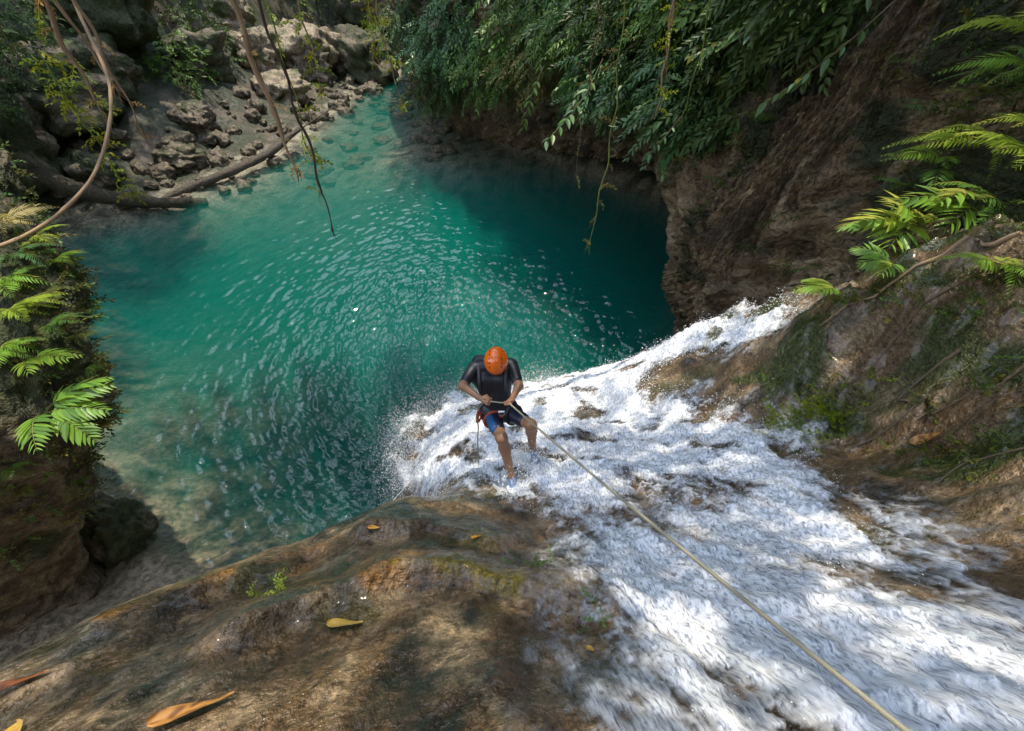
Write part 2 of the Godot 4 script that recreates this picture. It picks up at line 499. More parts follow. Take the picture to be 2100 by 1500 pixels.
# Right wall: foot of the wall from far to near (x, z), and how far it stands out towards the pool at each height.
const WALL_FOOT := [Vector2(-9.5, -60), Vector2(-8.2, -42), Vector2(-6.6, -34.5), Vector2(-2.2, -25.5), Vector2(3.4, -19.9), Vector2(5.6, -16.4), Vector2(5.1, -12.4), Vector2(4.45, -9.1), Vector2(4.7, -6.6), Vector2(4.6, -4.2), Vector2(4.5, -1.6), Vector2(4.7, 1.5), Vector2(5.5, 6.0)]
const WALL_Y := [-5.0, -1.0, 0.3, 1.4, 2.6, 4.0, 6.0, 9.0, 13.0, 18.0]
const WALL_OUT := [
	[0.0, 0.0, 0.0, 0.1, 0.2, 0.2, 0.0, -0.5, -1.5, -3.0],
	[0.0, 0.0, 0.0, 0.1, 0.3, 0.4, 0.3, 0.0, -1.0, -2.5],
	[-0.3, -0.2, 0.0, 0.2, 0.5, 0.8, 0.9, 0.8, 0.2, -1.0],
	[-1.0, -0.8, -0.5, 0.0, 0.6, 1.0, 1.3, 1.3, 0.8, 0.0],
	[-2.5, -2.4, -2.0, -1.2, 0.0, 0.9, 1.5, 1.6, 1.2, 0.4],
	[-3.2, -3.1, -2.8, -2.0, -0.2, 1.3, 1.9, 1.8, 1.2, 0.4],
	[-1.9, -1.8, -1.5, -0.5, 0.6, 1.0, 0.9, 1.0, 0.8, 0.0],
	[-0.8, -0.7, -0.3, 0.3, 0.5, 0.2, -0.5, -0.9, -1.2, -2.0],
	[0.0, 0.0, 0.1, 0.2, 0.1, -0.5, -1.4, -2.6, -4.0, -6.0],
	[0.3, 0.3, 0.3, 0.2, 0.1, 0.0, -0.9, -2.6, -4.5, -6.5],
	[0.3, 0.3, 0.3, 0.3, 0.2, 0.1, -0.5, -2.2, -4.2, -6.5],
	[0.2, 0.2, 0.2, 0.2, 0.2, 0.2, -0.2, -1.6, -3.5, -6.0],
	[0.0, 0.0, 0.0, 0.0, 0.0, 0.0, 0.0, -0.3, -0.8, -1.5]]


func wall_point(s: float, y: float) -> Vector3:
	var c := clampi(int(s), 0, WALL_FOOT.size() - 2)
	var t := s - c
	var last := WALL_FOOT.size() - 1
	var f0: Vector2 = WALL_FOOT[maxi(c - 1, 0)]
	var f1: Vector2 = WALL_FOOT[c]
	var f2: Vector2 = WALL_FOOT[c + 1]
	var f3: Vector2 = WALL_FOOT[mini(c + 2, last)]
	var foot := f1.cubic_interpolate(f2, f0, f3, t)
	var along := (f1.cubic_interpolate(f2, f0, f3, minf(t + 0.02, 1.0)) - f1.cubic_interpolate(f2, f0, f3, maxf(t - 0.02, 0.0))).normalized()
	var outward := Vector2(-along.y, along.x)
	if outward.dot(Vector2(-8, -12) - foot) < 0.0: outward = -outward
	var r := 0
	while r < WALL_Y.size() - 2 and y > WALL_Y[r + 1]: r += 1
	var v: float = clampf((y - WALL_Y[r]) / (WALL_Y[r + 1] - WALL_Y[r]), 0.0, 1.0)
	var w: Array = []
	for e in [maxi(c - 1, 0), c, c + 1, mini(c + 2, last)]:
		var o: Array = WALL_OUT[e]
		w.append(cubic(o[maxi(r - 1, 0)], o[r], o[r + 1], o[mini(r + 2, 9)], v))
	var out := cubic(w[0], w[1], w[2], w[3], t)
	return Vector3(foot.x + outward.x * out, y, foot.y + outward.y * out)


func cliff_right() -> void:
	var ss := PackedFloat32Array()
	var s := 0.0
	while s < 12.0:
		ss.append(s)
		s += 0.05 if s < 2.0 else (0.018 if s < 5.0 else 0.0125)
	var ys := PackedFloat32Array()
	var y := -4.0
	while y < 20.0:
		ys.append(y)
		y += 0.25 if y < -0.4 else (0.045 if y < 8.5 else 0.35)
	var nu := ss.size()
	var nv := ys.size()
	var pos := PackedVector3Array()
	pos.resize(nu * nv)
	for i in nu:
		for j in nv:
			pos[i * nv + j] = wall_point(ss[i], ys[j])
	var m := PackedVector3Array()
	m.resize(nu * nv)
	var col := PackedColorArray()
	col.resize(nu * nv)
	var crag := noise(31, 0.45, 4)
	var block := noise(32, 0.55, 2, FastNoiseLite.TYPE_CELLULAR)
	block.cellular_return_type = FastNoiseLite.RETURN_DISTANCE2_SUB
	for i in nu:
		for j in nv:
			var k := i * nv + j
			var p := pos[k]
			var n := (pos[mini(i + 1, nu - 1) * nv + j] - pos[maxi(i - 1, 0) * nv + j]).cross(pos[i * nv + mini(j + 1, nv - 1)] - pos[i * nv + maxi(j - 1, 0)]).normalized()
			if n.dot(Vector3(-8, 4, -12) - p) < 0.0: n = -n
			# beds of the limestone dip away from the viewer, parallel to the falls; the buttress dips the other way
			var turn := smoothstep(-9.5, -7.5, p.z)
			var up := lerpf(-0.55, 0.70, turn)
			var e := p.y * up + p.z * 0.71
			var g := p.y * 0.71 - p.z * up
			var d := 0.55 * crag.get_noise_3d(p.x, p.y, p.z) + 0.42 * n_ridge.get_noise_3d(e * 0.3, g * 1.25, p.x * 0.6) + 0.34 * block.get_noise_3d(e * 0.8, g * 2.4, p.x) + 0.10 * n_mid.get_noise_3d(p.x * 2.6, p.y * 2.6, p.z * 2.6) + 0.035 * n_fine.get_noise_3d(p.x * 2.5, p.y * 2.5, p.z * 2.5)
			var layer := g * 1.15 + 1.1 * crag.get_noise_3d(p.x * 0.6 + 7.0, p.y * 0.6, p.z * 0.6) + 0.25 * n_mid.get_noise_3d(p.x, p.y, p.z)
			d += 0.30 * (pow(layer - floorf(layer), 1.6) - 0.4) * smoothstep(-0.5, 0.1, crag.get_noise_3d(p.x + 20.0, p.y, p.z))
			m[k] = p + n * d
			var a := n_col.get_noise_3d(p.x, p.y, p.z)
			var b := n_col2.get_noise_3d(e * 0.4, g * 1.6, p.x)
			var q := mixc(Color(0.26, 0.18, 0.095), Color(0.44, 0.33, 0.19), smoothstep(-0.1, 0.4, b + 0.4 * d))
			q = mixc(q, Color(0.13, 0.095, 0.056), smoothstep(0.15, 0.45, a))
			q = mixc(q, Color(0.05, 0.06, 0.018), smoothstep(0.0, 0.3, n_col.get_noise_3d(p.x + 40.0, p.y, p.z) + 0.12 * (p.y - 4.5)))
			col[k] = q
	cliff_verts = PackedVector3Array()
	for k in range(0, m.size(), 2):
		if m[k].y > -0.5 and m[k].y < 9.5: cliff_verts.append(m[k])
	struct("cliff_right", sheet(nu, nv, m, col), M.cliff_rock, "brown limestone cliff with dipping beds and a dark overhang")


func spur_left() -> void:
	var tip := [[7.6, -9.2, -6.6], [6.6, -7.4, -5.7], [5.8, -6.1, -4.9], [5.25, -5.35, -4.25], [4.8, -4.85, -3.6], [4.3, -4.85, -3.25], [3.7, -5.1, -3.05], [3.0, -5.6, -2.9], [2.0, -6.3, -2.7], [1.0, -6.9, -2.55], [0.2, -7.1, -2.4], [-1.0, -7.1, -2.4]]
	var nu := 190
	var nv := 190
	var pos := PackedVector3Array()
	pos.resize(nu * nv)
	var col := PackedColorArray()
	col.resize(nu * nv)
	for j in nv:
		var u := j / (nv - 1.0) * (tip.size() - 1.001)
		var c := int(u)
		var w := []
		for k in 3:
			w.append(cubic(tip[maxi(c - 1, 0)][k], tip[c][k], tip[mini(c + 1, 11)][k], tip[mini(c + 2, 11)][k], u - c))
		for i in nu:
			var q := i / (nu - 1.0) * 2.0 - 1.0
			var s := 4.2 * signf(q) * pow(absf(q), 1.3)
			var p := Vector3(w[1] - 0.62 * pow(absf(s), 1.7), w[0] + 0.14 * absf(s) * smoothstep(1.0, 5.0, w[0]), w[2] + s * 0.9)
			var n := Vector3(1.0, 0.25 if w[0] > 4.5 else -0.1, s * 0.6).normalized()
			p += n * (0.35 * n_big.get_noise_3d(p.x * 1.5, p.y * 1.5, p.z * 1.5) + 0.12 * n_ridge.get_noise_3d(p.x, p.y * 1.5, p.z) + 0.06 * n_mid.get_noise_3d(p.x * 4.0, p.y * 4.0, p.z * 4.0))
			pos[i * nv + j] = p
			var a := n_col.get_noise_3d(p.x, p.y, p.z)
			var b := n_col2.get_noise_3d(p.x, p.y, p.z)
			var colr := mixc(Color(0.31, 0.245, 0.155), Color(0.14, 0.105, 0.065), smoothstep(-0.2, 0.3, b))
			if p.y > 2.2:
				colr = mixc(colr, Color(0.055, 0.07, 0.018), smoothstep(-0.05, 0.3, a + 0.1 * (p.y - 3.2)))
			col[i * nv + j] = colr
	spur_verts = pos
	struct("cliff_left", sheet(nu, nv, pos, col, true), M.cliff_rock, "mossy overhanging rock spur covered in ferns on the left")


func wave(r: float, th: float, x: float, z: float) -> float:
	var amp := 0.066 * exp(-r / 9.0) + 0.010
	var c := r * 1.0
	var h := amp * n_wave.get_noise_2d(c * 4.8, th * (13.0 + 1.2 * r))
	h += 0.55 * amp * n_wave.get_noise_2d(c * 10.0 + 50.0, th * (32.0 + 3.0 * r))
	h += 0.008 * n_mid.get_noise_2d(x * 3.0, z * 3.0)
	h += 0.05 * exp(-r / 1.6) * n_fine.get_noise_2d(x * 1.3, z * 1.3)
	return h


var n_wave: FastNoiseLite
func pool() -> void:
	n_wave = noise(41, 0.5, 2)
	var nr := 540
	var nt := 1000
	var pos := PackedVector3Array()
	pos.resize(nr * nt)
	for i in nr:
		var t := i / (nr - 1.0)
		var r := 0.02 + 16.0 * t + 38.0 * pow(t, 4.0)
		for j in nt:
			var th := lerpf(-0.4, PI + 1.2, j / (nt - 1.0))
			var x := -0.7 + r * cos(th)
			var z := -6.6 - r * sin(th)
			pos[i * nt + j] = Vector3(x, wave(r, th, x, z), z)
	struct("pool_surface", sheet(nr, nt, pos, PackedColorArray()), M.water, "rippled turquoise surface of the pool")
	var fog := FogVolume.new()
	fog.name = "pool_water"
	fog.shape = RenderingServer.FOG_VOLUME_SHAPE_BOX
	fog.size = Vector3(32, 5.5, 46)
	fog.position = Vector3(-8, -2.85, -24)
	var fm := FogMaterial.new()
	fm.albedo = Color(0.004, 0.52, 0.41).linear_to_srgb()
	fm.density = 0.55
	fog.material = fm
	add_child(fog)
	tag(fog, "clear turquoise water filling the pool", "", "", "structure")


func falls() -> void:
	var left := PackedVector2Array(FALL_LEFT)
	var right := PackedVector2Array(FALL_RIGHT)
	var poly := left.duplicate()
	poly.append_array(right)
	var nu := 560
	var nv := 760
	var n_flow := noise(51, 1.0, 4)
	var n_lace := noise(52, 1.0, 2, FastNoiseLite.TYPE_CELLULAR)
	n_lace.cellular_return_type = FastNoiseLite.RETURN_DISTANCE2_SUB
	var n_open := noise(53, 0.9, 3)
	var src := Vector2(1.5, 1.6)
	var pos := PackedVector3Array()
	pos.resize(nu * nv)
	var col := PackedColorArray()
	col.resize(nu * nv)
	var skip := PackedByteArray()
	skip.resize(nu * nv)
	var uv := PackedVector2Array()
	uv.resize(nu * nv)
	for i in nu:
		var x := -3.2 + 8.0 * i / (nu - 1.0)
		for j in nv:
			var z := 1.4 - 9.4 * j / (nv - 1.0)
			var k := i * nv + j
			var p := Vector2(x, z)
			var d := inside(p, poly)
			if d < -0.35:
				skip[k] = 1
				pos[k] = Vector3(x, 0, z)
				continue
			var y := maxf(rock_height(x, z), 0.03)
			var v := p - src
			var r := v.length()
			var th := atan2(v.x, -v.y)
			var f1 := n_flow.get_noise_2d(th * 8.0, r * 0.9)
			var f2 := n_flow.get_noise_2d(th * r * 5.0, r * 3.2)
			var f3 := n_fine.get_noise_3d(x * 4.5, y * 4.5, z * 4.5)
			var lace := n_lace.get_noise_2d(th * r * 8.0 + 1.2 * f2, r * 5.5 + 1.2 * f3)
			var open := n_open.get_noise_2d(x * 1.1 + 0.35 * r, z * 1.1)
			var thick := smoothstep(-0.2, 0.55, d + 0.4 * f1)
			var body := thick * 1.25 + 0.55 * f1 + 0.4 * f2 + 0.3 * f3 - lerpf(1.2, 0.65, smoothstep(-2.2, -1.2, z)) * smoothstep(0.0, 0.5, open) + 0.3 * smoothstep(-1.3, -0.5, z)
			var a := clampf(body - 0.85 * smoothstep(-0.92, -0.35, lace) * (1.15 - 0.55 * clampf(body, 0.0, 1.4)) + 0.1, 0.0, 1.0)
			if d < 0.3: a *= smoothstep(-0.3, 0.3, d + 0.25 * f3 + 0.15 * f2)
			var leg := smoothstep(0.12, 0.3, p.distance_to(Vector2(0.02, -2.22)))
			y += 0.012 + leg * (thick * (0.06 + 0.06 * f1 + 0.06 * f2) + 0.045 * f3 * thick - 0.03 * (0.5 + lace))
			pos[k] = Vector3(x, y, z)
			col[k] = Color(1, 1, 1, a)
			uv[k] = Vector2(th * (r + 1.2) * 1.5, r * 0.85)
			skip[k] = 1 if a < 0.02 else 0
	var o := struct("waterfall", sheet(nu, nv, pos, col, true, skip, uv), M.foam, "white foaming water sliding down the rock to the pool")


# ---------------------------------------------------------------- leaves and stems

func leaf(st: SurfaceTool, t: Transform3D, length: float, width: float, segs := 3, fold := 0.25, droop := 0.2, blunt := 0.8) -> void:
	var mid := []
	var lef := []
	var rig := []
	for k in segs + 1:
		var u := k / float(segs)
		var w := width * 0.5 * sin(PI * pow(u, blunt)) if k > 0 and k < segs else 0.0
		var c := Vector3(0, -droop * length * u * u, length * u)
		mid.append(t * c)
		lef.append(t * (c + Vector3(-w, fold * w, 0)))
		rig.append(t * (c + Vector3(w, fold * w, 0)))
	var nl := (t.basis * Vector3(fold, 1, droop * 0.5)).normalized()
	var nr := (t.basis * Vector3(-fold, 1, droop * 0.5)).normalized()
	for k in segs:
		if k > 0: tri(st, mid[k], lef[k], lef[k + 1], nl)
		if k < segs - 1 or k == 0: tri(st, mid[k], lef[k + 1], mid[k + 1], nl)
		else: pass
		if k > 0: tri(st, mid[k], rig[k + 1], rig[k], nr)
		if k < segs - 1 or k == 0: tri(st, mid[k], mid[k + 1], rig[k + 1], nr)


func tri(st: SurfaceTool, a: Vector3, b: Vector3, c: Vector3, n: Vector3) -> void:
	if (c - a).cross(b - a).dot(n) < 0.0:
		var s := b
		b = c
		c = s
	st.set_normal(n); st.add_vertex(a)
	st.set_normal(n); st.add_vertex(b)
	st.set_normal(n); st.add_vertex(c)


func tube(st: SurfaceTool, pts: Array, radii: Array, sides := 6, lump := 0.0) -> void:
	var rings := []
	for k in pts.size():
		var d: Vector3 = (pts[mini(k + 1, pts.size() - 1)] - pts[maxi(k - 1, 0)]).normalized()
		var s := d.cross(Vector3(0.31, 0.17, 0.93)).normalized()
		var q := d.cross(s)
		var ring := []
		var r: float = radii[mini(k, radii.size() - 1)] if radii.size() > 1 else radii[0]
		for e in sides:
			var a := TAU * e / sides
			var o := s * cos(a) + q * sin(a)
			var p: Vector3 = pts[k]
			var rr := r * (1.0 + lump * n_fine.get_noise_3d(p.x * 3.0 + o.x, p.y * 3.0 + o.y, p.z * 3.0 + o.z))
			ring.append([p + o * rr, o])
		rings.append(ring)
	for k in pts.size() - 1:
		for e in sides:
			var a: Array = rings[k][e]
			var b: Array = rings[k][(e + 1) % sides]
			var c: Array = rings[k + 1][e]
			var d2: Array = rings[k + 1][(e + 1) % sides]
			for v in [a, c, b, b, c, d2]:
				st.set_normal(v[1])
				st.add_vertex(v[0])
	for cap in [[0, -1.0], [pts.size() - 1, 1.0]]:
		var ring: Array = rings[cap[0]]
		var n: Vector3 = (pts[pts.size() - 1] - pts[0]).normalized() * cap[1]
		for e in sides:
			tri(st, pts[cap[0]], ring[e][0], ring[(e + 1) % sides][0], n)


func begin() -> SurfaceTool:
	var st := SurfaceTool.new()
	st.begin(Mesh.PRIMITIVE_TRIANGLES)
	return st


func curve(pts: Array, per := 6) -> Array:
	var out := []
	for k in pts.size() - 1:
		for e in per:
			out.append(pts[k].cubic_interpolate(pts[k + 1], pts[maxi(k - 1, 0)], pts[mini(k + 2, pts.size() - 1)], e / float(per)))
	out.append(pts[-1])
	return out


# A turn that points +z along d and keeps +y as near up as it can, rolled about d.
func facing(d: Vector3, roll := 0.0, up := Vector3.UP) -> Basis:
	d = d.normalized()
	var x := up.cross(d)
	if x.length() < 0.01: x = Vector3.RIGHT
	x = x.normalized()
	var b := Basis(x, d.cross(x), d)
	return b.rotated(d, roll)


func leaf_material(c: Color, rough := 0.45, through := 0.5) -> StandardMaterial3D:
	var m := plain(c, rough, 0.45)
	m.backlight_enabled = true
	m.backlight = Color(through, through, through * 0.5)
	m.vertex_color_use_as_albedo = true
	return m


func copies(called: String, mesh: Mesh, mat: Material, where: Array, tints: Array, parent: Node) -> MultiMeshInstance3D:
	var mm := MultiMesh.new()
	mm.transform_format = MultiMesh.TRANSFORM_3D
	mm.use_colors = true
	mm.mesh = mesh
	mm.instance_count = where.size()
	for k in where.size():
		mm.set_instance_transform(k, where[k])
		mm.set_instance_color(k, tints[k % tints.size()])
	var o := MultiMeshInstance3D.new()
	o.multimesh = mm
	o.material_override = mat
	o.name = called
	parent.add_child(o, true)
	o.set_meta("kind", "stuff")
	return o


func tints(n: int, spread: float, warm := 0.0) -> Array:
	var out := []
	for k in n:
		var v := 1.0 + spread * rng.randfn(0.0, 1.0)
		var y := rng.randf() * warm
		out.append(Color(clampf(v * (1.0 + y), 0.2, 2.5), clampf(v, 0.2, 2.0), clampf(v * (1.0 - 0.5 * y), 0.1, 2.0)))
	return out


func twig_mesh(length: float, leaves: int, leaf_len: float, leaf_wide: float, s: int, segs := 3) -> ArrayMesh:
	var r := RandomNumberGenerator.new()
	r.seed = s
	var st := begin()
	var pts := []
	for k in 5:
		var u := k / 4.0
		pts.append(Vector3(0.05 * length * sin(u * 3.0 + s), -0.28 * length * u * u, length * u))
	tube(st, pts, [0.006, 0.005, 0.004, 0.003, 0.002], 3)
	for k in leaves:
		var u := 0.1 + 0.9 * (k + r.randf() * 0.5) / leaves
		var p := Vector3(0.05 * length * sin(u * 3.0 + s), -0.28 * length * u * u, length * u)
		var side := -1.0 if k % 2 == 0 else 1.0
		var d := Vector3(side * (0.9 - 0.4 * u) + r.randf_range(-0.2, 0.2), r.randf_range(-0.5, 0.25), 0.55 + 0.5 * u)
		leaf(st, Transform3D(facing(d, r.randf_range(-0.5, 0.5)), p), leaf_len * r.randf_range(0.75, 1.2), leaf_wide * r.randf_range(0.8, 1.2), segs, 0.3, 0.25)
	return st.commit()


# A shrub that hangs from the wall at p: twigs spread through a flattened lump, drooping away from the wall.
func shrub(called: String, label: String, p: Vector3, out: Vector3, size: Vector3, n: int, mesh: Array, mat: Material, group: String, hang := 0.7) -> Node3D:
	var o := thing(called, label, "shrub", p, group)
	var per := []
	for k in mesh.size(): per.append([])
	for k in n:
		var v := Vector3(rng.randfn(), rng.randfn(), rng.randfn()).normalized() * pow(rng.randf(), 0.45)
		var q := Vector3(v.x * size.x, v.y * size.y, v.z * size.z)
		var lump := n_mid.get_noise_3d((p.x + q.x) * 1.3, (p.y + q.y) * 1.3, (p.z + q.z) * 1.3)
		if lump < -0.06: continue
		var d := out + Vector3(rng.randfn() * 0.6, rng.randfn() * 0.35 - hang, rng.randfn() * 0.6) + v * 0.5
		var e := rng.randi() % mesh.size()
		per[e].append(Transform3D(facing(d, rng.randf_range(-0.8, 0.8)).scaled(Vector3.ONE * rng.randf_range(0.7, 1.25)), q))
	for e in mesh.size():
		if per[e].size(): copies("foliage", mesh[e], mat, per[e], tints(64, 0.22, 0.5), o)
	var st := begin()
	for k in 5:
		var tip := Vector3(rng.randf_range(-0.7, 0.7) * size.x, rng.randf_range(-0.8, 0.3) * size.y, rng.randf_range(-0.7, 0.7) * size.z)
		var root := -out * 0.5 + Vector3(0, 0.3 * size.y, 0)
		tube(st, curve([root, (root + tip) * 0.5 + Vector3(0, 0.2 * size.y, 0), tip], 5), [0.03, 0.012], 5, 0.3)
	obj("stem", st.commit(), M.bark, o)
	return o


# ---------------------------------------------------------------- ferns

var leaflet_cache := {}
func leaflet_mesh(k: int) -> ArrayMesh:
	if not leaflet_cache.has(k):
		var st := begin()
		leaf(st, Transform3D.IDENTITY, 1.0, 0.24 + 0.04 * k, 5, 0.25, 0.12 + 0.08 * k, 0.62)
		leaflet_cache[k] = st.commit()
	return leaflet_cache[k]


func frond_point(u: float, length: float, arch: float) -> Vector3:
	return Vector3(0.04 * length * sin(u * 2.0), arch * length * (0.55 * u - 1.05 * u * u), length * u * (1.0 - 0.12 * u))


# One frond as a mesh: a stem and paired leaflets that shorten to the tip.
func frond_mesh(length: float, pairs: int, wide: float, arch: float, s: int) -> ArrayMesh:
	var r := RandomNumberGenerator.new()
	r.seed = s
	var st := begin()
	var pts := []
	for k in 7: pts.append(frond_point(k / 6.0, length, arch))
	tube(st, pts, [0.005, 0.0045, 0.004, 0.003, 0.0025, 0.002, 0.001], 3)
	for k in pairs:
		var u := 0.16 + 0.84 * k / (pairs - 0.5)
		var p := frond_point(u, length, arch)
		var fwd := (frond_point(minf(u + 0.03, 1.03), length, arch) - frond_point(u - 0.03, length, arch)).normalized()
		var w := wide * sin(PI * (0.12 + 0.86 * pow(u, 0.8))) + 0.015
		for side in [-1.0, 1.0]:
			var x: Vector3 = Vector3.UP.cross(fwd).normalized() * side
			var d: Vector3 = x * 0.85 + fwd * (0.55 + 0.3 * u) + Vector3(0, r.randf_range(-0.25, 0.12), 0)
			leaf(st, Transform3D(facing(d, r.randf_range(-0.25, 0.25)), p), w * r.randf_range(0.85, 1.1), maxf(w * 0.2, 0.012), 3, 0.2, 0.2, 0.7)
	return st.commit()


# Fern with merged fronds (small or far).
func fern(label: String, p: Vector3, towards: Vector3, size: float, fronds: int, mat: Material, group: String, up := 0.5, spread := 0.9) -> Node3D:
	var o := thing("fern", label, "fern", p, group)
	for k in fronds:
		var side := (k + 0.5) / fronds * 2.0 - 1.0 + rng.randf_range(-0.2, 0.2)
		var d := towards.rotated(Vector3.UP, side * spread) + Vector3(0, up * rng.randf_range(0.4, 1.3), 0)
		var f := obj("frond", M.fronds[rng.randi() % M.fronds.size()], mat, o)
		f.transform = Transform3D(facing(d, rng.randf_range(-0.35, 0.35)).scaled(Vector3.ONE * size * rng.randf_range(0.75, 1.15)), Vector3.ZERO)
	return o


# Fern near the viewer: every leaflet of every frond is a piece of its own.
func big_fern(label: String, p: Vector3, dirs: Array, length: float, pairs: int, wide: float, mats: Array, arch := 0.6) -> Node3D:
	var o := thing("fern", label, "fern", p, "large ferns near the viewer")
	for k in dirs.size():
		var l := length * rng.randf_range(0.88, 1.12)
		var st := begin()
		var pts := []
		for e in 9: pts.append(frond_point(e / 8.0, l, arch))
		tube(st, pts, [0.006, 0.005, 0.005, 0.004, 0.004, 0.003, 0.003, 0.002, 0.001], 5)
		var f := obj("frond", st.commit(), M.fern_stem, o)
		f.transform = Transform3D(facing(dirs[k], rng.randf_range(-0.3, 0.3)), Vector3(rng.randf_range(-0.04, 0.04), 0, rng.randf_range(-0.04, 0.04)))
		for q in pairs:
			var u := 0.2 + 0.8 * q / (pairs - 0.4)
			var at := frond_point(u, l, arch)
			var fwd := (frond_point(minf(u + 0.03, 1.03), l, arch) - frond_point(u - 0.03, l, arch)).normalized()
			var w := wide * sin(PI * (0.16 + 0.8 * pow(u, 0.9))) + 0.02
			for side in [-1.0, 1.0]:
				var x: Vector3 = Vector3.UP.cross(fwd).normalized() * side
				var d: Vector3 = x * 0.8 + fwd * (0.6 + 0.35 * u) + Vector3(0, rng.randf_range(-0.2, 0.1), 0)
				var m := obj("leaflet", leaflet_mesh(rng.randi() % 3), mats[rng.randi() % mats.size()], f)
				m.transform = Transform3D(facing(d, rng.randf_range(-0.2, 0.2)).scaled(Vector3.ONE * w), at)
	return o


# ---------------------------------------------------------------- rocks

func boulder_mesh(s: int, size: Vector3, rings: int, moss: float, pale := 1.0) -> ArrayMesh:  # pale: colour gain that stands in for sunlight on the boulder
	var n := noise(s, 0.9, 4)
	var cr := noise(s + 1, 0.8, 1, FastNoiseLite.TYPE_CELLULAR)
	cr.cellular_return_type = FastNoiseLite.RETURN_DISTANCE2_SUB
	var nu := rings * 2 + 1
	var nv := rings + 1
	var pos := PackedVector3Array()
	pos.resize(nu * nv)
	var col := PackedColorArray()
	col.resize(nu * nv)
	for i in nu:
		var a := TAU * (i % (nu - 1)) / (nu - 1.0)
		for j in nv:
			var b := PI * j / (nv - 1.0) - PI / 2
			var d := Vector3(cos(a) * cos(b), sin(b), sin(a) * cos(b))
			# a box with worn corners, then knocked about
			var box := d / maxf(maxf(absf(d.x), absf(d.y)), absf(d.z))
			var p := d.lerp(box, 0.42) * (0.92 + 0.34 * n.get_noise_3dv(d * 1.2) + 0.16 * cr.get_noise_3dv(d * 1.6) + 0.06 * n.get_noise_3dv(d * 5.0))
			pos[i * nv + j] = p * size
			var t := n_col2.get_noise_3dv(d * 1.1 + Vector3(s, 0, 0))
			var q := mixc(Color(0.27, 0.22, 0.15), Color(0.13, 0.105, 0.068), smoothstep(-0.2, 0.3, t))
			q = mixc(q, Color(0.06, 0.075, 0.02), smoothstep(0.25, 0.55, n_col.get_noise_3dv(d * 1.5 + Vector3(0, s, 0)) + moss))
			col[i * nv + j] = Color(q.r * pale, q.g * pale, q.b * pale)
	return sheet(nu, nv, pos, col)


func nearest(p: Vector3, verts: PackedVector3Array) -> Vector3:
	var best := 1e9
	var at := p
	for k in range(0, verts.size(), 3):
		var d := verts[k].distance_squared_to(p)
		if d < best:
			best = d
			at = verts[k]
	return at


func V(x: float, y: float, z: float) -> Vector3:
	return Vector3(x, y, z)


func plant_materials() -> void:
	M.bark = plain(Color(0.11, 0.08, 0.05), 0.85)
	M.root = plain(Color(0.30, 0.20, 0.12), 0.75)
	M.dark_root = plain(Color(0.05, 0.035, 0.02), 0.7)
	M.mossy_bark = rock_material(tex(noise(26, 0.02, 5), 512, [[0.0, grey(0.5)], [1.0, grey(1.0)]]), tex(noise(27, 0.03, 5), 512), 0.8, 4.0, tex(noise(28, 0.02, 4), 256, [[0.0, grey(0.6)], [1.0, grey(0.95)]]))
	M.mossy_bark.vertex_color_use_as_albedo = false
	M.mossy_bark.albedo_color = Color(0.075, 0.062, 0.03).linear_to_srgb()
	M.grey_bark = M.mossy_bark.duplicate()
	M.grey_bark.albedo_color = Color(0.13, 0.105, 0.075).linear_to_srgb()
	M.fern_stem = plain(Color(0.16, 0.20, 0.04), 0.6)
	M.green = leaf_material(Color(0.062, 0.15, 0.024))
	M.blue_green = leaf_material(Color(0.05, 0.135, 0.045), 0.35)
	M.dark_green = leaf_material(Color(0.036, 0.085, 0.016), 0.5)
	M.lime = leaf_material(Color(0.22, 0.32, 0.028), 0.5, 0.8)
	M.bright = leaf_material(Color(0.135, 0.285, 0.033), 0.42, 0.7)
	M.olive = leaf_material(Color(0.085, 0.105, 0.02), 0.6)
	M.straw = leaf_material(Color(0.30, 0.24, 0.09), 0.7)
	M.fronds = [frond_mesh(1.0, 18, 0.22, 0.6, 1), frond_mesh(1.0, 22, 0.17, 0.75, 2), frond_mesh(1.0, 16, 0.25, 0.5, 3), frond_mesh(1.0, 24, 0.14, 0.9, 4), frond_mesh(0.8, 15, 0.2, 1.1, 5)]
	M.twigs = [twig_mesh(0.8, 12, 0.19, 0.075, 1), twig_mesh(0.65, 10, 0.17, 0.08, 2), twig_mesh(0.95, 15, 0.16, 0.06, 3), twig_mesh(0.55, 9, 0.2, 0.07, 4)]
	M.small_twigs = [twig_mesh(0.22, 8, 0.055, 0.026, 5, 2), twig_mesh(0.18, 7, 0.05, 0.03, 6, 2), twig_mesh(0.28, 10, 0.05, 0.022, 7, 2)]
	M.blades = [twig_mesh(0.12, 7, 0.10, 0.012, 8, 2)]


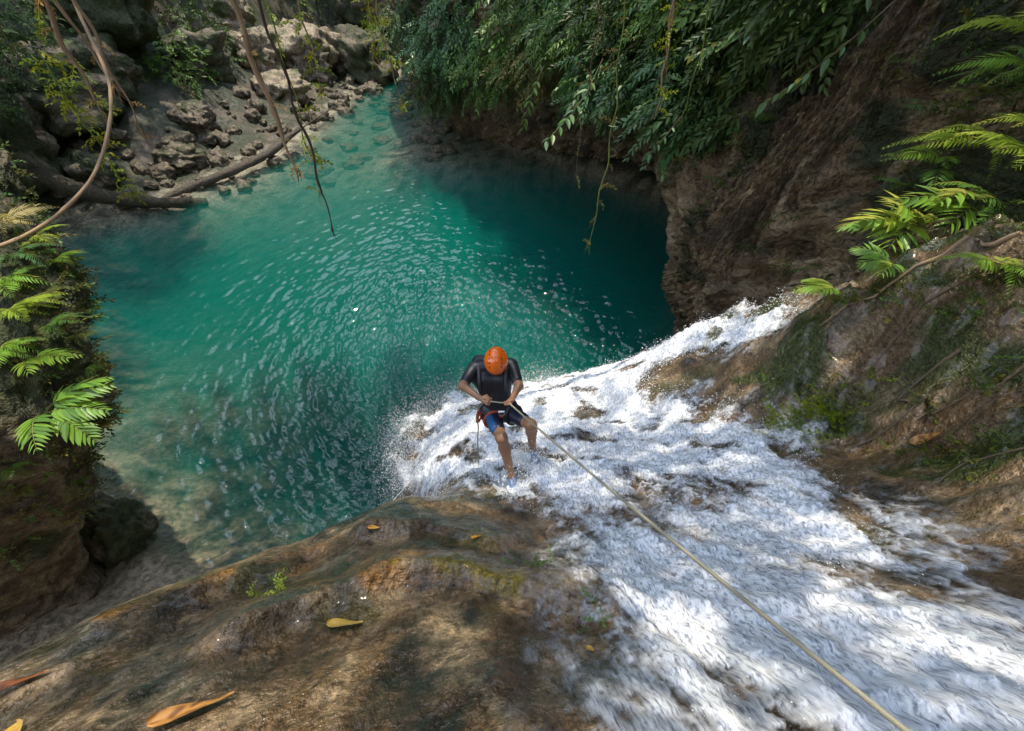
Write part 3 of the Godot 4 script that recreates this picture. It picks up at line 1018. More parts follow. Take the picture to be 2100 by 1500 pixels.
func far_bank() -> void:
	# [name, label, x, z, lift, size, turn, moss]
	var rocks := [
		["pale sunlit boulder with a broad top at the head of the far bank", -18.2, -34.8, 0.3, V(1.7, 1.3, 1.5), 0.2],
		["large pale sunlit boulder below the hanging roots at the top", -15.0, -37.0, 0.5, V(2.6, 1.7, 2.0), 0.1],
		["big mossy grey boulder at the water where the inlet narrows", -11.9, -40.2, 0.7, V(2.8, 1.9, 2.2), 0.3],
		["low grey boulder in front of the big boulder by the inlet", -14.3, -36.0, 0.3, V(1.7, 1.1, 1.4), 0.25],
		["flat pale boulder at the water's edge of the far bank", -14.6, -31.3, 0.3, V(2.2, 0.9, 1.6), 0.1],
		["large olive mossy boulder high on the far bank", -19.4, -25.6, 0.5, V(2.5, 2.0, 2.3), 0.55],
		["broad smooth grey boulder low on the left of the far bank", -19.2, -20.6, 0.6, V(2.3, 1.5, 1.9), 0.25],
		["narrow dark boulder between the broad grey one and the olive one", -18.6, -23.0, 0.5, V(1.4, 1.1, 1.2), 0.4],
		["boulder half hidden by the dark bush on the far bank", -17.3, -28.6, 0.5, V(1.6, 1.2, 1.4), 0.45],
		["pale cracked boulder between the sunlit ones and the water", -16.4, -33.4, 0.4, V(1.6, 1.2, 1.3), 0.15],
		["grey boulder at the top edge beside the canyon mouth", -11.6, -46.0, 0.9, V(2.4, 2.2, 2.0), 0.3],
		["small rounded boulder standing in the inlet", -10.3, -36.6, 0.1, V(1.0, 0.7, 0.9), 0.2],
		["brown boulder in the middle of the cobbles on the far bank", -15.7, -23.6, 0.2, V(0.95, 0.7, 0.8), 0.1],
		["low tan boulder beside the fallen branch on the far bank", -15.2, -20.6, 0.2, V(0.9, 0.55, 0.8), 0.1],
		["dark boulder under the arching trunk on the left", -17.6, -18.4, 0.3, V(1.2, 0.9, 1.0), 0.35],
		["dark boulder at the foot of the left slope behind the fern spur", -19.4, -17.0, 0.8, V(1.9, 1.6, 1.6), 0.5]]
	for k in rocks.size():
		var q: Array = rocks[k]
		var s: Vector3 = q[4]
		var o := obj("boulder", boulder_mesh(100 + k * 3, s * 1.2, 44, q[5] + (0.0 if q[0].begins_with("pale") or q[0].contains(" pale ") else 0.12), 1.7 if q[0].contains("pale") else 1.0), M.boulder_rock)  # sunlit look of the pale boulders is put into their colour
		o.position = V(q[1], ground_height(q[1], q[2]) + q[3], q[2])
		o.rotation.y = k * 1.3
		tag(o, q[0], "boulder", "boulders on the far bank")
	var stones := []
	for k in 7: stones.append(boulder_mesh(200 + 2 * k, Vector3(1, 0.62, 0.8), 12, 0.05))
	var made := 0
	var tries := 0
	while made < 150 and tries < 4000:
		tries += 1
		var p := Vector2(rng.randf_range(-18.5, -10.0), rng.randf_range(-38.0, -17.0))
		var d := -inside(p, SHORE_P)
		if d < -0.6 or d > 4.2: continue
		var o := obj("cobble", stones[made % 7], M.boulder_rock)
		var s := 0.16 + 0.5 * pow(rng.randf(), 2.0)
		o.position = V(p.x, ground_height(p.x, p.y) + 0.2 * s, p.y)
		o.transform.basis = Basis.from_euler(Vector3(rng.randf() * 0.5, rng.randf() * TAU, rng.randf() * 0.5)).scaled(Vector3.ONE * s)
		var how: String = "large brown cobble" if s > 0.42 else ("brown cobble" if s > 0.25 else "little brown cobble")
		var where: String = "beside the driftwood log on the far bank" if p.y > -21.0 else ("in the middle of the far bank's rubble" if p.y > -26.0 else ("below the flat pale boulder on the far bank" if p.y > -32.0 else "by the big boulders near the inlet"))
		tag(o, how + (" at the waterline " if d < 0.5 else " ") + where, "stone", "cobbles on the far bank")
		made += 1
	made = 0
	while made < 60 and tries < 8000:
		tries += 1
		var p := Vector2(rng.randf_range(-12.0, -3.0), rng.randf_range(-39.0, -21.0))
		var d := inside(p, SHORE_P)
		if d < 0.2 or d > 4.0: continue
		var o := obj("submerged_stone", stones[made % 7], M.boulder_rock)
		var s := 0.25 + 0.5 * rng.randf()
		o.position = V(p.x, ground_height(p.x, p.y) + 0.1 * s, p.y)
		o.transform.basis = Basis.from_euler(Vector3(0, rng.randf() * TAU, 0)).scaled(V(s, s * 0.6, s))
		tag(o, ("broad" if s > 0.5 else "small") + " flat stone under the shallow water " + ("of the far inlet" if p.y < -31.0 else "off the far bank" if p.x < -8.0 else "below the cliff foliage"), "stone", "stones under the shallows")
		made += 1
	# mossy rock at the foot of the left spur
	var b := obj("boulder", boulder_mesh(301, V(0.5, 0.95, 0.6), 50, 0.6), M.boulder_rock)
	b.position = V(-7.15, 0.45, -3.3)
	tag(b, "dark green mossy rock at the foot of the left spur", "boulder")
	# driftwood
	var st := begin()
	tube(st, curve([V(-10.9, 1.0, -24.6), V(-11.4, 0.75, -23.6), V(-11.9, 0.5, -22.2), V(-12.8, 0.38, -20.3), V(-14.1, 0.2, -18.9), V(-15.2, -0.1, -17.9)], 8), [0.06, 0.08, 0.1, 0.11, 0.12, 0.13, 0.14, 0.15, 0.15, 0.16, 0.17], 9, 0.5)
	var log_ := thing("driftwood_log", "bare grey driftwood log lying along the far shore", "log", Vector3.ZERO)
	obj("trunk", st.commit(), M.grey_bark, log_)
	st = begin()
	tube(st, curve([V(-11.3, 0.8, -23.7), V(-10.4, 1.2, -24.6), V(-9.6, 1.5, -26.2)], 6), [0.07, 0.05, 0.03], 6, 0.4)
	tube(st, curve([V(-10.4, 1.2, -24.6), V(-10.6, 1.7, -25.4)], 4), [0.04, 0.02], 5, 0.4)
	obj("branch", st.commit(), M.grey_bark, log_)
	st = begin()
	tube(st, curve([V(-18.2, 7.0, -14.4), V(-18.6, 4.6, -15.4), V(-18.6, 3.0, -16.4), V(-18.1, 1.9, -16.6), V(-17.1, 1.2, -16.5), V(-15.7, 0.65, -16.7), V(-14.3, 0.2, -17.3), V(-13.4, -0.25, -18.4)], 10), range(71).map(func(e): return 0.5 - 0.0048 * e), 14, 0.5)
	var tr := thing("fallen_tree", "thick mossy trunk arching down the left slope into the water", "tree trunk", Vector3.ZERO)
	obj("trunk", st.commit(), M.mossy_bark, tr)


func hang(called: String, label: String, foot: Vector3, top: float, radius: float, mat: Material, leafy: float, leaf_mat: Material, sway := 0.035) -> Node3D:
	var o := thing(called, label, "vine", foot, "vines and roots hanging into the canyon")
	var n := maxi(8, int((top - foot.y) * 9.0))
	var pts := []
	var rad := []
	var ph := foot.x * 7.0
	for k in n + 1:
		var y := (top - foot.y) * k / n
		pts.append(V(sway * sin(y * 1.9 + ph) + 0.025 * sin(y * 7.0 + ph), y, sway * cos(y * 1.5 + ph) + 0.02 * sin(y * 9.0)))
		rad.append(radius * (0.35 + 0.65 * smoothstep(0.0, 0.8, y)))
	var st := begin()
	tube(st, pts, rad, 6, 0.9)
	obj("stem", st.commit(), mat, o)
	# a frayed end of rootlets
	st = begin()
	for k in 4:
		tube(st, [pts[1], pts[1] + V(rng.randf_range(-0.05, 0.05), -0.12, rng.randf_range(-0.05, 0.05)), pts[1] + V(rng.randf_range(-0.08, 0.08), -0.2 - 0.12 * rng.randf(), rng.randf_range(-0.08, 0.08))], [radius * 0.4, radius * 0.3, radius * 0.12], 4, 0.2)
	obj("rootlets", st.commit(), mat, o)
	if leafy > 0.0:
		var where := []
		for k in int(leafy * (top - foot.y)):
			var e: Vector3 = pts[rng.randi() % pts.size()]
			where.append(Transform3D(facing(V(rng.randfn(), rng.randfn() * 0.4 - 0.4, rng.randfn()), rng.randf() * 2.0).scaled(Vector3.ONE * rng.randf_range(0.6, 1.4)), e))
		copies("leaves", M.small_twigs[rng.randi() % 3], leaf_mat, where, tints(32, 0.25, 0.6), o)
	return o


func vines() -> void:
	hang("hanging_root", "thick brown hanging root ending above the shallow water", V(-3.32, 5.45, -6.71), 10.5, 0.034, M.root, 3.0, M.straw)
	hang("hanging_root", "thin dark straight root that hangs lowest over the pool", V(-2.71, 4.85, -6.06), 10.5, 0.016, M.dark_root, 0.0, M.olive, 0.03)
	hang("hanging_vine", "thin yellow-green vine just left of the long dark root", V(-2.93, 5.1, -6.62), 10.5, 0.009, M.fern_stem, 7.0, M.lime)
	hang("hanging_vine", "short leafy yellow vine right of the long dark root", V(-3.05, 6.2, -8.1), 10.5, 0.010, M.root, 14.0, M.lime)
	hang("hanging_root", "pinkish bare root with a knobbed tip among the left vines", V(-5.52, 5.88, -7.07), 10.5, 0.02, M.root, 1.5, M.straw)
	hang("hanging_vine", "leafy bright green vine hanging in front of the cobbles", V(-5.9, 5.2, -6.57), 7.0, 0.010, M.fern_stem, 34.0, M.lime)
	hang("hanging_vine", "leafy yellow-green vine beside the thick bundle of roots", V(-5.95, 6.1, -7.0), 10.5, 0.010, M.fern_stem, 16.0, M.lime)
	hang("hanging_root", "thickest root of the bundle at the upper left", V(-5.62, 6.2, -6.75), 10.5, 0.03, M.root, 4.0, M.straw, 0.08)
	hang("hanging_root", "second root of the bundle at the upper left", V(-5.92, 6.35, -7.35), 10.5, 0.02, M.root, 3.0, M.straw, 0.1)
	hang("hanging_vine", "olive vine left of the bundle of roots", V(-6.6, 6.75, -7.1), 10.5, 0.012, M.bark, 9.0, M.olive, 0.12)
	hang("hanging_vine", "leafy olive vine at the far upper left corner", V(-7.4, 6.5, -6.6), 10.5, 0.012, M.bark, 14.0, M.green, 0.12)
	hang("hanging_vine", "yellow leafy vine hanging beside the canyon mouth", V(-2.4, 5.5, -10.2), 11.0, 0.012, M.root, 14.0, M.lime, 0.1)
	hang("hanging_vine", "short yellow vine beside the canyon mouth", V(-2.9, 6.1, -11.4), 11.0, 0.012, M.root, 16.0, M.lime, 0.1)
	hang("hanging_vine", "long thin vine hanging in front of the dark overhang", V(1.5, 3.95, -7.23), 9.5, 0.010, M.fern_stem, 6.0, M.olive, 0.04)
	hang("hanging_vine", "shorter thin vine hanging before the dark overhang", V(1.38, 4.45, -9.15), 9.5, 0.010, M.bark, 5.0, M.olive, 0.05)
	hang("hanging_root", "orange root hanging in front of the right cliff foliage", V(2.85, 5.6, -9.7), 10.5, 0.022, M.root, 9.0, M.lime, 0.05)
	hang("hanging_vine", "yellowish vine close beside the orange root", V(3.0, 6.15, -10.2), 10.5, 0.02, M.root, 8.0, M.lime, 0.06)
	hang("hanging_vine", "green vine between the orange root and the dark recess", V(3.5, 5.3, -9.9), 10.5, 0.012, M.fern_stem, 8.0, M.green, 0.05)
	var st := begin()
	tube(st, curve([V(-5.9, 8.6, -7.9), V(-5.72, 7.41, -7.33), V(-5.4, 6.92, -6.84), V(-5.24, 6.6, -6.52), V(-5.17, 6.23, -6.01), V(-5.17, 5.91, -5.41), V(-5.33, 5.7, -4.92), V(-5.4, 5.65, -4.43), V(-5.47, 5.68, -4.05), V(-5.9, 5.7, -3.7)], 9), [0.021], 8, 0.35)
	tag(obj("liana", st.commit(), M.root), "smooth liana looping from the upper left down to the fern spur", "vine")


# Twig whose leaves are pieces of their own.
func leafy_branch(label: String, pts: Array, leaves: int, length: float, wide: float, mats: Array) -> void:
	var o := thing("leafy_branch", label, "branch", pts[0], "separate leafy branches on the right cliff")
	var c := curve(pts.map(func(e): return e - pts[0]), 6)
	var st := begin()
	tube(st, c, range(c.size()).map(func(e): return 0.012 - 0.009 * e / c.size()), 5, 0.3)
	obj("stem", st.commit(), M.bark, o)
	st = begin()
	leaf(st, Transform3D.IDENTITY, length, wide, 5, 0.25, 0.2, 0.75)
	var m := st.commit()
	for k in leaves:
		var u := 0.25 + 0.75 * (k + 0.3) / leaves
		var e := int(u * (c.size() - 1))
		var d: Vector3 = (c[mini(e + 1, c.size() - 1)] - c[maxi(e - 1, 0)]).normalized()
		var x := d.cross(Vector3.UP).normalized() * (-1.0 if k % 2 == 0 else 1.0)
		var l := obj("leaf", m, mats[rng.randi() % mats.size()], o)
		l.transform = Transform3D(facing(d * 0.6 + x * 0.8 + V(0, -0.25 + 0.2 * rng.randfn(), 0), rng.randf_range(-0.4, 0.4)).scaled(Vector3.ONE * rng.randf_range(0.75, 1.2)), c[e])


func foliage() -> void:
	var g := "shrubs hanging from the right cliff"
	var sh := [
		["dark leafy shrub at the left end of the cliff foliage by the inlet", V(-5.2, 4.9, -28.2), 1.0, 1],
		["bluish green shrub leaning over the inlet", V(-3.6, 4.2, -24.6), 1.0, 2],
		["low shrub just above the inlet water", V(-4.1, 2.9, -24.0), 0.8, 1],
		["upper shrub between the inlet and the long hanging branches", V(-2.1, 5.4, -24.2), 1.0, 2],
		["bushy shrub drooping low over the far water", V(-1.0, 4.1, -21.6), 0.95, 0],
		["tall shrub at the top edge above the far water", V(0.4, 6.0, -19.2), 1.0, 0],
		["olive tinted drooping shrub in the middle of the foliage", V(0.3, 4.9, -17.6), 0.8, 3],
		["shrub with long drooping twigs left of the bare roots", V(1.0, 5.3, -15.8), 0.8, 0],
		["light green shrub at the top edge beside the roots", V(1.9, 6.2, -15.6), 0.8, 0],
		["lowest drooping shrub above the dark overhang", V(1.6, 5.2, -13.4), 0.6, 2],
		["upper shrub behind the bare roots", V(2.8, 6.6, -15.2), 0.8, 1],
		["shrub above the brow of the overhang", V(3.5, 6.0, -14.2), 0.7, 1],
		["shrub at the top edge right of the orange root", V(4.0, 6.9, -13.2), 0.7, 0],
		["greyish green shrub hanging down beside the dark recess", V(4.1, 5.9, -12.0), 0.55, 2],
		["lower tuft of the shrub beside the dark recess", V(4.0, 5.2, -11.0), 0.45, 2],
		["bright leafy shrub at the top of the dark recess", V(4.9, 7.1, -12.2), 0.7, 0],
		["deep green drooping shrub inside the dark recess", V(5.1, 6.1, -11.0), 0.6, 1],
		["dark shrub in the upper part of the recess", V(5.4, 7.0, -10.6), 0.6, 1],
		["dim green shrub at the lower end of the recess", V(4.9, 5.5, -10.4), 0.45, 1],
		["dark shrub above the ferny right wall", V(5.3, 7.6, -9.0), 0.6, 1]]
	var mats := [M.green, M.dark_green, M.blue_green, M.olive]
	for q in sh:
		var p: Vector3 = q[1]
		var out: Vector3 = (V(-7, p.y, -12) - p).normalized()
		var near := nearest(p, cliff_verts)
		p = near.lerp(p, 0.5) + out * 0.15
		shrub("hanging_shrub", q[0], p, out, V(1.7, 1.35, 1.7) * q[2], int(420 * q[2]), M.twigs, mats[q[3]], g)
	g = "bushes on the left slope"
	for q in [
		["dark leafy bush in the upper left corner", V(-15.5, 7.0, -14.0), 1.5, 1], ["dark bush behind the bundle of roots", V(-17.5, 6.0, -17.5), 1.6, 1],
		["dark bush under the arching trunk's upper end", V(-19.0, 4.5, -15.5), 1.5, 0], ["dark bush on the slope above the olive boulder", V(-21.5, 6.0, -26.5), 1.8, 1],
		["dark bush at the top edge above the pale boulders", V(-21.0, 5.8, -33.0), 1.9, 1], ["leafy green bush standing among the far boulders", V(-17.6, 3.2, -26.6), 1.25, 0],
		["dense dark bush right of the leafy green one", V(-18.2, 3.9, -30.6), 1.3, 1], ["bush at the top edge left of the canyon mouth", V(-15.5, 6.2, -44.0), 2.0, 1],
		["dark bush at the top edge above the inlet", V(-10.5, 5.0, -50.0), 2.2, 1], ["small bush by the broad grey boulder", V(-20.6, 3.6, -20.0), 1.0, 0], ["pale drooping foliage at the left edge", V(-13.6, 6.6, -11.0), 1.0, 3]]:
		shrub("bush", q[0], q[1], V(0.4, 0.3, 0.5), V(1.5, 1.2, 1.5) * q[2], int(330 * q[2]), M.twigs, mats[q[3]], g, 0.2)
	# separate branches
	leafy_branch("branch with pale oval leaves reaching out lowest over the dark water", [V(2.2, 5.9, -12.6), V(1.7, 5.35, -11.6), V(1.2, 4.95, -11.0), V(0.75, 4.6, -10.7)], 15, 0.26, 0.10, [M.blue_green, M.blue_green, M.green])
	leafy_branch("branch with dark oval leaves hanging alone in the recess", [V(5.2, 7.4, -7.6), V(4.7, 6.9, -7.5), V(4.35, 6.5, -7.6), V(4.0, 6.1, -7.8)], 13, 0.22, 0.09, [M.blue_green, M.dark_green])
	leafy_branch("branch with glossy leaves at the top of the recess", [V(4.9, 7.6, -9.6), V(4.3, 7.0, -9.3), V(3.8, 6.7, -9.4), V(3.3, 6.45, -9.6)], 14, 0.28, 0.11, [M.green, M.blue_green])
	leafy_branch("small pale sprig in front of the buttress", [V(3.6, 5.3, -10.2), V(3.2, 4.9, -9.9), V(2.9, 4.6, -9.8)], 8, 0.17, 0.06, [M.blue_green])
	leafy_branch("drooping sprig below the middle of the foliage", [V(0.9, 5.4, -14.6), V(0.5, 4.7, -13.9), V(0.3, 4.0, -13.6)], 12, 0.24, 0.09, [M.green])


func ferns() -> void:
	var g := "ferns on the right wall"
	var list := [
		["yellow-green fern in the upper right corner", V(6.0, 7.33, -6.66), 1.2, 5, "lime"], ["pale green fern just below the corner fern", V(5.82, 7.0, -6.04), 0.95, 4, "bright"],
		["bluish fern spreading leftward at the right edge", V(5.73, 6.8, -5.7), 1.1, 4, "blue_green"], ["bluish fern left of the right-edge one", V(5.73, 6.81, -6.02), 0.8, 4, "blue_green"],
		["slender green fern left of the yellowish ones", V(5.42, 6.14, -5.91), 0.85, 3, "bright"], ["thin fern reaching farthest left over the brown slope", V(5.28, 5.84, -5.76), 0.8, 3, "green"],
		["yellowish fern in the middle of the right wall", V(5.52, 6.34, -5.65), 0.9, 5, "lime"], ["yellowish fern right of the middle one", V(5.57, 6.46, -5.4), 0.85, 5, "lime"],
		["dense yellow-green fern at the right edge of the wall", V(5.45, 6.21, -5.06), 0.9, 6, "lime"], ["small yellow fern just above the broad-leaved fern", V(5.2, 5.7, -5.3), 0.6, 5, "lime"],
		["dark green fern at the right edge above the bank crest", V(5.41, 6.14, -4.69), 0.8, 6, "green"], ["small green fern low on the wall by the white chute", V(4.85, 5.0, -5.5), 0.5, 4, "bright"],
		["small fern left of the broad-leaved one", V(5.05, 5.33, -6.19), 0.5, 4, "green"], ["bluish fern high on the brown slope", V(5.51, 6.32, -7.0), 0.6, 4, "blue_green"],
		["olive fern in the upper part of the brown slope", V(5.7, 6.74, -6.63), 0.6, 4, "olive"], ["dim fern in the recess above the brown slope", V(5.13, 5.49, -9.1), 0.7, 5, "dark_green"],
		["dim olive fern high in the recess", V(5.23, 5.74, -10.2), 0.7, 5, "olive"]]
	for q in list:
		var p: Vector3 = nearest(q[1], cliff_verts)
		fern(q[0], p, V(-0.85, 0.0, 0.25), q[2], q[3], M[q[4]], g, 0.55)
	list = [
		["dark green fern on the right bank at the picture's edge", 4.05, -2.5, 0.6, 8, "green"], ["lower dark fern on the right bank at the edge", 3.85, -2.05, 0.5, 8, "dark_green"],
		["green fern between the bank crest and the dark ferns", 3.95, -3.05, 0.5, 6, "bright"], ["small fern on the right bank near the brown leaf", 3.6, -1.9, 0.35, 6, "green"], ["tiny lime fern low at the right edge by the falls", 2.95, -1.05, 0.28, 6, "lime"]]
	for q in list:
		fern(q[0], V(q[1], rock_height(q[1], q[2]), q[2]), V(-0.7, 0.0, 0.5), q[3], q[4], M[q[5]], "ferns on the right bank", 0.8)
	big_fern("broad-leaved bright fern leaning over the chute on the right", nearest(V(4.95, 5.35, -4.9), cliff_verts) + V(-0.05, 0.1, 0), [V(-0.9, 0.5, 0.1), V(-0.8, 0.3, 0.6), V(-0.7, 0.8, 0.3), V(-0.9, 0.15, -0.3)], 0.8, 7, 0.40, [M.bright, M.lime, M.green], 0.5)
	big_fern("long bright fern above the broad-leaved one", nearest(V(5.3, 5.95, -4.9), cliff_verts) + V(-0.05, 0.1, 0), [V(-1, 0.4, -0.1), V(-0.9, 0.6, 0.3), V(-0.8, 0.3, 0.6)], 0.95, 9, 0.3, [M.bright, M.green], 0.6)
	big_fern("small bright fern over the top of the white chute", V(3.5, rock_height(3.5, -3.85) + 0.05, -3.85), [V(-1, 0.2, -0.3), V(-0.9, 0.55, 0.2), V(-0.6, 0.3, -0.8)], 0.42, 8, 0.16, [M.bright, M.lime], 0.6)
	big_fern("bright fern on the bank crest behind the white chute fern", V(3.75, rock_height(3.75, -3.7) + 0.05, -3.7), [V(-1, 0.35, -0.1), V(-0.8, 0.5, 0.5), V(-0.7, 0.4, -0.7)], 0.42, 8, 0.16, [M.bright, M.green], 0.6)
	g = "ferns on the left spur"
	list = [
		["pale dry fern on the upper edge of the spur", V(-5.85, 5.55, -4.6), 0.55, 4, "straw"], ["small lime fern right of the pale dry one", V(-5.62, 5.39, -4.46), 0.4, 5, "lime"],
		["bluish fern at the left edge near the top of the spur", V(-5.73, 5.28, -4.2), 0.55, 6, "blue_green"], ["bright fern on the sloping shoulder of the spur", V(-5.45, 5.23, -4.3), 0.4, 5, "bright"],
		["bright fern at the left edge in the upper middle", V(-5.56, 5.18, -3.97), 0.55, 6, "bright"], ["small olive fern on the right shoulder of the spur", V(-5.23, 5.05, -3.98), 0.35, 6, "olive"],
		["yellow-green fern in the middle of the spur", V(-5.39, 5.02, -3.66), 0.55, 7, "lime"], ["green fern right of the yellow-green one", V(-5.07, 4.94, -3.59), 0.45, 6, "green"],
		["sprig sticking out over the pool at mid height", V(-4.85, 4.84, -3.63), 0.3, 5, "olive"], ["bright fern at the left edge above the large ferns", V(-5.33, 4.82, -3.33), 0.55, 7, "bright"],
		["little sprig sticking out over the pool lower down", V(-4.7, 4.5, -3.4), 0.28, 5, "green"], ["dry brown sprig low on the nose of the spur", V(-4.95, 3.95, -3.1), 0.3, 6, "straw"],
		["green fern at the left edge below the large fern", V(-5.44, 4.11, -2.76), 0.4, 6, "green"], ["olive tuft on the lower face of the spur", V(-5.62, 3.62, -2.69), 0.3, 6, "olive"]]
	for q in list:
		var p: Vector3 = nearest(q[1], spur_verts)
		fern(q[0], p, V(0.85, 0.1, 0.2), q[2], q[3], M[q[4]], g)
	big_fern("large striped fern with long leaflets at the left edge", nearest(V(-4.95, 4.45, -2.85), spur_verts), [V(1, 0.35, -0.5), V(1, 0.1, -0.15), V(0.8, -0.1, 0.4), V(0.5, 0.3, 0.7), V(0.9, 0.5, -0.9)], 0.72, 10, 0.21, [M.bright, M.green, M.bright], 0.45)
	big_fern("second striped fern just above the large one", nearest(V(-5.1, 4.75, -3.2), spur_verts), [V(1, 0.2, -0.3), V(0.9, 0.4, 0.2), V(0.6, 0.5, 0.6)], 0.5, 9, 0.15, [M.lime, M.bright], 0.5)


func ground_cover() -> void:
	var where := []
	for k in 5200:
		var v := spur_verts[rng.randi() % spur_verts.size()]
		if v.y < 2.4 or v.x < -8.0: continue
		if n_mid.get_noise_3d(v.x * 2.0, v.y * 2.0, v.z * 2.0) < -0.05: continue
		where.append(Transform3D(facing(V(0.9, 0.2 + rng.randfn() * 0.4, rng.randfn() * 0.6), rng.randf() * 2.0).scaled(Vector3.ONE * rng.randf_range(0.4, 1.1)), v))
	var o := thing("creeping_plants", "small creeping plants and moss over the left spur", "plants")
	o.set_meta("kind", "stuff")
	copies("leaves", M.small_twigs[0], M.olive, where.slice(0, where.size() / 2), tints(64, 0.3, 0.6), o)
	copies("leaves", M.small_twigs[1], M.green, where.slice(where.size() / 2), tints(64, 0.3, 0.6), o)
	where = []
	for k in 5000:
		var x := rng.randf_range(3.0, 4.6)
		var z := rng.randf_range(-4.2, 0.2)
		if inside(Vector2(x, z), FALL_P) > -0.25: continue
		if n_mid.get_noise_2d(x * 2.2, z * 2.2) < 0.16: continue
		where.append(Transform3D(facing(V(-0.6, 0.6 + rng.randfn() * 0.3, rng.randfn() * 0.7), rng.randf() * 2.0).scaled(Vector3.ONE * rng.randf_range(0.25, 0.75)), V(x, rock_height(x, z), z)))
	o = thing("moss_and_seedlings", "moss and tiny seedlings on the right bank", "plants")
	o.set_meta("kind", "stuff")
	copies("leaves", M.small_twigs[1], M.olive, where.slice(0, where.size() / 2), tints(64, 0.3, 0.6), o)
	copies("leaves", M.small_twigs[2], M.green, where.slice(where.size() / 2), tints(64, 0.3, 0.6), o)
	where = []
	for k in 12000:
		var v := cliff_verts[rng.randi() % cliff_verts.size()]
		if v.y < 3.6 or v.y > 8.5 or v.z < -30.0: continue
		if n_mid.get_noise_3d(v.x * 1.2, v.y * 1.2, v.z * 1.2) < 0.12 - 0.05 * (v.y - 4.0): continue
		where.append(Transform3D(facing(V(-0.9, rng.randfn() * 0.4, rng.randfn() * 0.6), rng.randf() * 2.0).scaled(Vector3.ONE * rng.randf_range(0.6, 1.8)), v))
	o = thing("cliff_plants", "small plants and moss clinging to the right cliff", "plants")
	o.set_meta("kind", "stuff")
	copies("leaves", M.small_twigs[0], M.olive, where.slice(0, where.size() / 2), tints(64, 0.3, 0.6), o)
	copies("leaves", M.small_twigs[2], M.dark_green, where.slice(where.size() / 2), tints(64, 0.3, 0.6), o)
	# bright moss clump on the right bank
	where = []
	for k in 260:
		var x := 3.05 + rng.randfn() * 0.17
		var z := -2.75 + rng.randfn() * 0.14
		where.append(Transform3D(facing(V(-0.4, 0.8 + rng.randfn() * 0.3, rng.randfn() * 0.5), rng.randf() * 2.0).scaled(Vector3.ONE * rng.randf_range(0.35, 0.8)), V(x, rock_height(x, z), z)))
	o = thing("moss_clump", "bright green moss clump beside the white water on the right", "moss")
	copies("leaves", M.small_twigs[2], M.lime, where, tints(64, 0.25, 0.3), o)


func fallen_leaf(label: String, x: float, z: float, length: float, wide: float, turn: float, c: Color, c2: Color, lift := 0.015) -> void:
	var st := begin()
	var n := 17
	var rows := []
	for k in n:
		var u := k / (n - 1.0)
		var w := wide * 0.5 * pow(sin(PI * pow(clampf(u, 0.001, 0.999), 0.75)), 0.8)
		var row := []
		for e in 9:
			var s := e / 4.0 - 1.0
			row.append(V(s * w, 0.10 * wide * absf(s) + 0.05 * length * sin(u * 5.0 + s) * absf(s) + 0.16 * length * pow(u - 0.5, 2.0), (u - 0.5) * length))
		rows.append(row)
	for k in n - 1:
		for e in 8:
			for v in [[k, e], [k + 1, e + 1], [k + 1, e], [k, e], [k, e + 1], [k + 1, e + 1]]:
				var u: float = v[0] / (n - 1.0)
				var blot := n_col2.get_noise_2d(v[0] * 0.11 + x * 9.0, v[1] * 0.13 + z * 9.0) + (0.12 if v[1] == 4 else 0.0)
				st.set_color(c.lerp(c2, clampf(smoothstep(-0.02, 0.16, blot) * 0.95, 0.0, 1.0)))
				st.add_vertex(rows[v[0]][v[1]])
	st.generate_normals()
	var nx := rock_height(x + 0.08, z) - rock_height(x - 0.08, z)
	var nz := rock_height(x, z + 0.08) - rock_height(x, z - 0.08)
	var up := V(-nx / 0.16, 1, -nz / 0.16).normalized()
	var o := obj("fallen_leaf", st.commit(), M.dead_leaf)
	o.transform = Transform3D(facing(V(sin(turn), 0, cos(turn)).slide(up), 0.0, up), V(x, rock_height(x, z), z) + up * lift)
	tag(o, label, "leaf", "fallen leaves on the wet rock")
	st = begin()
	tube(st, [V(0, 0.045 * length, -0.5 * length), V(0.01, 0.06 * length, -0.62 * length)], [0.003, 0.002], 4)
	obj("stalk", st.commit(), M.bark, o)


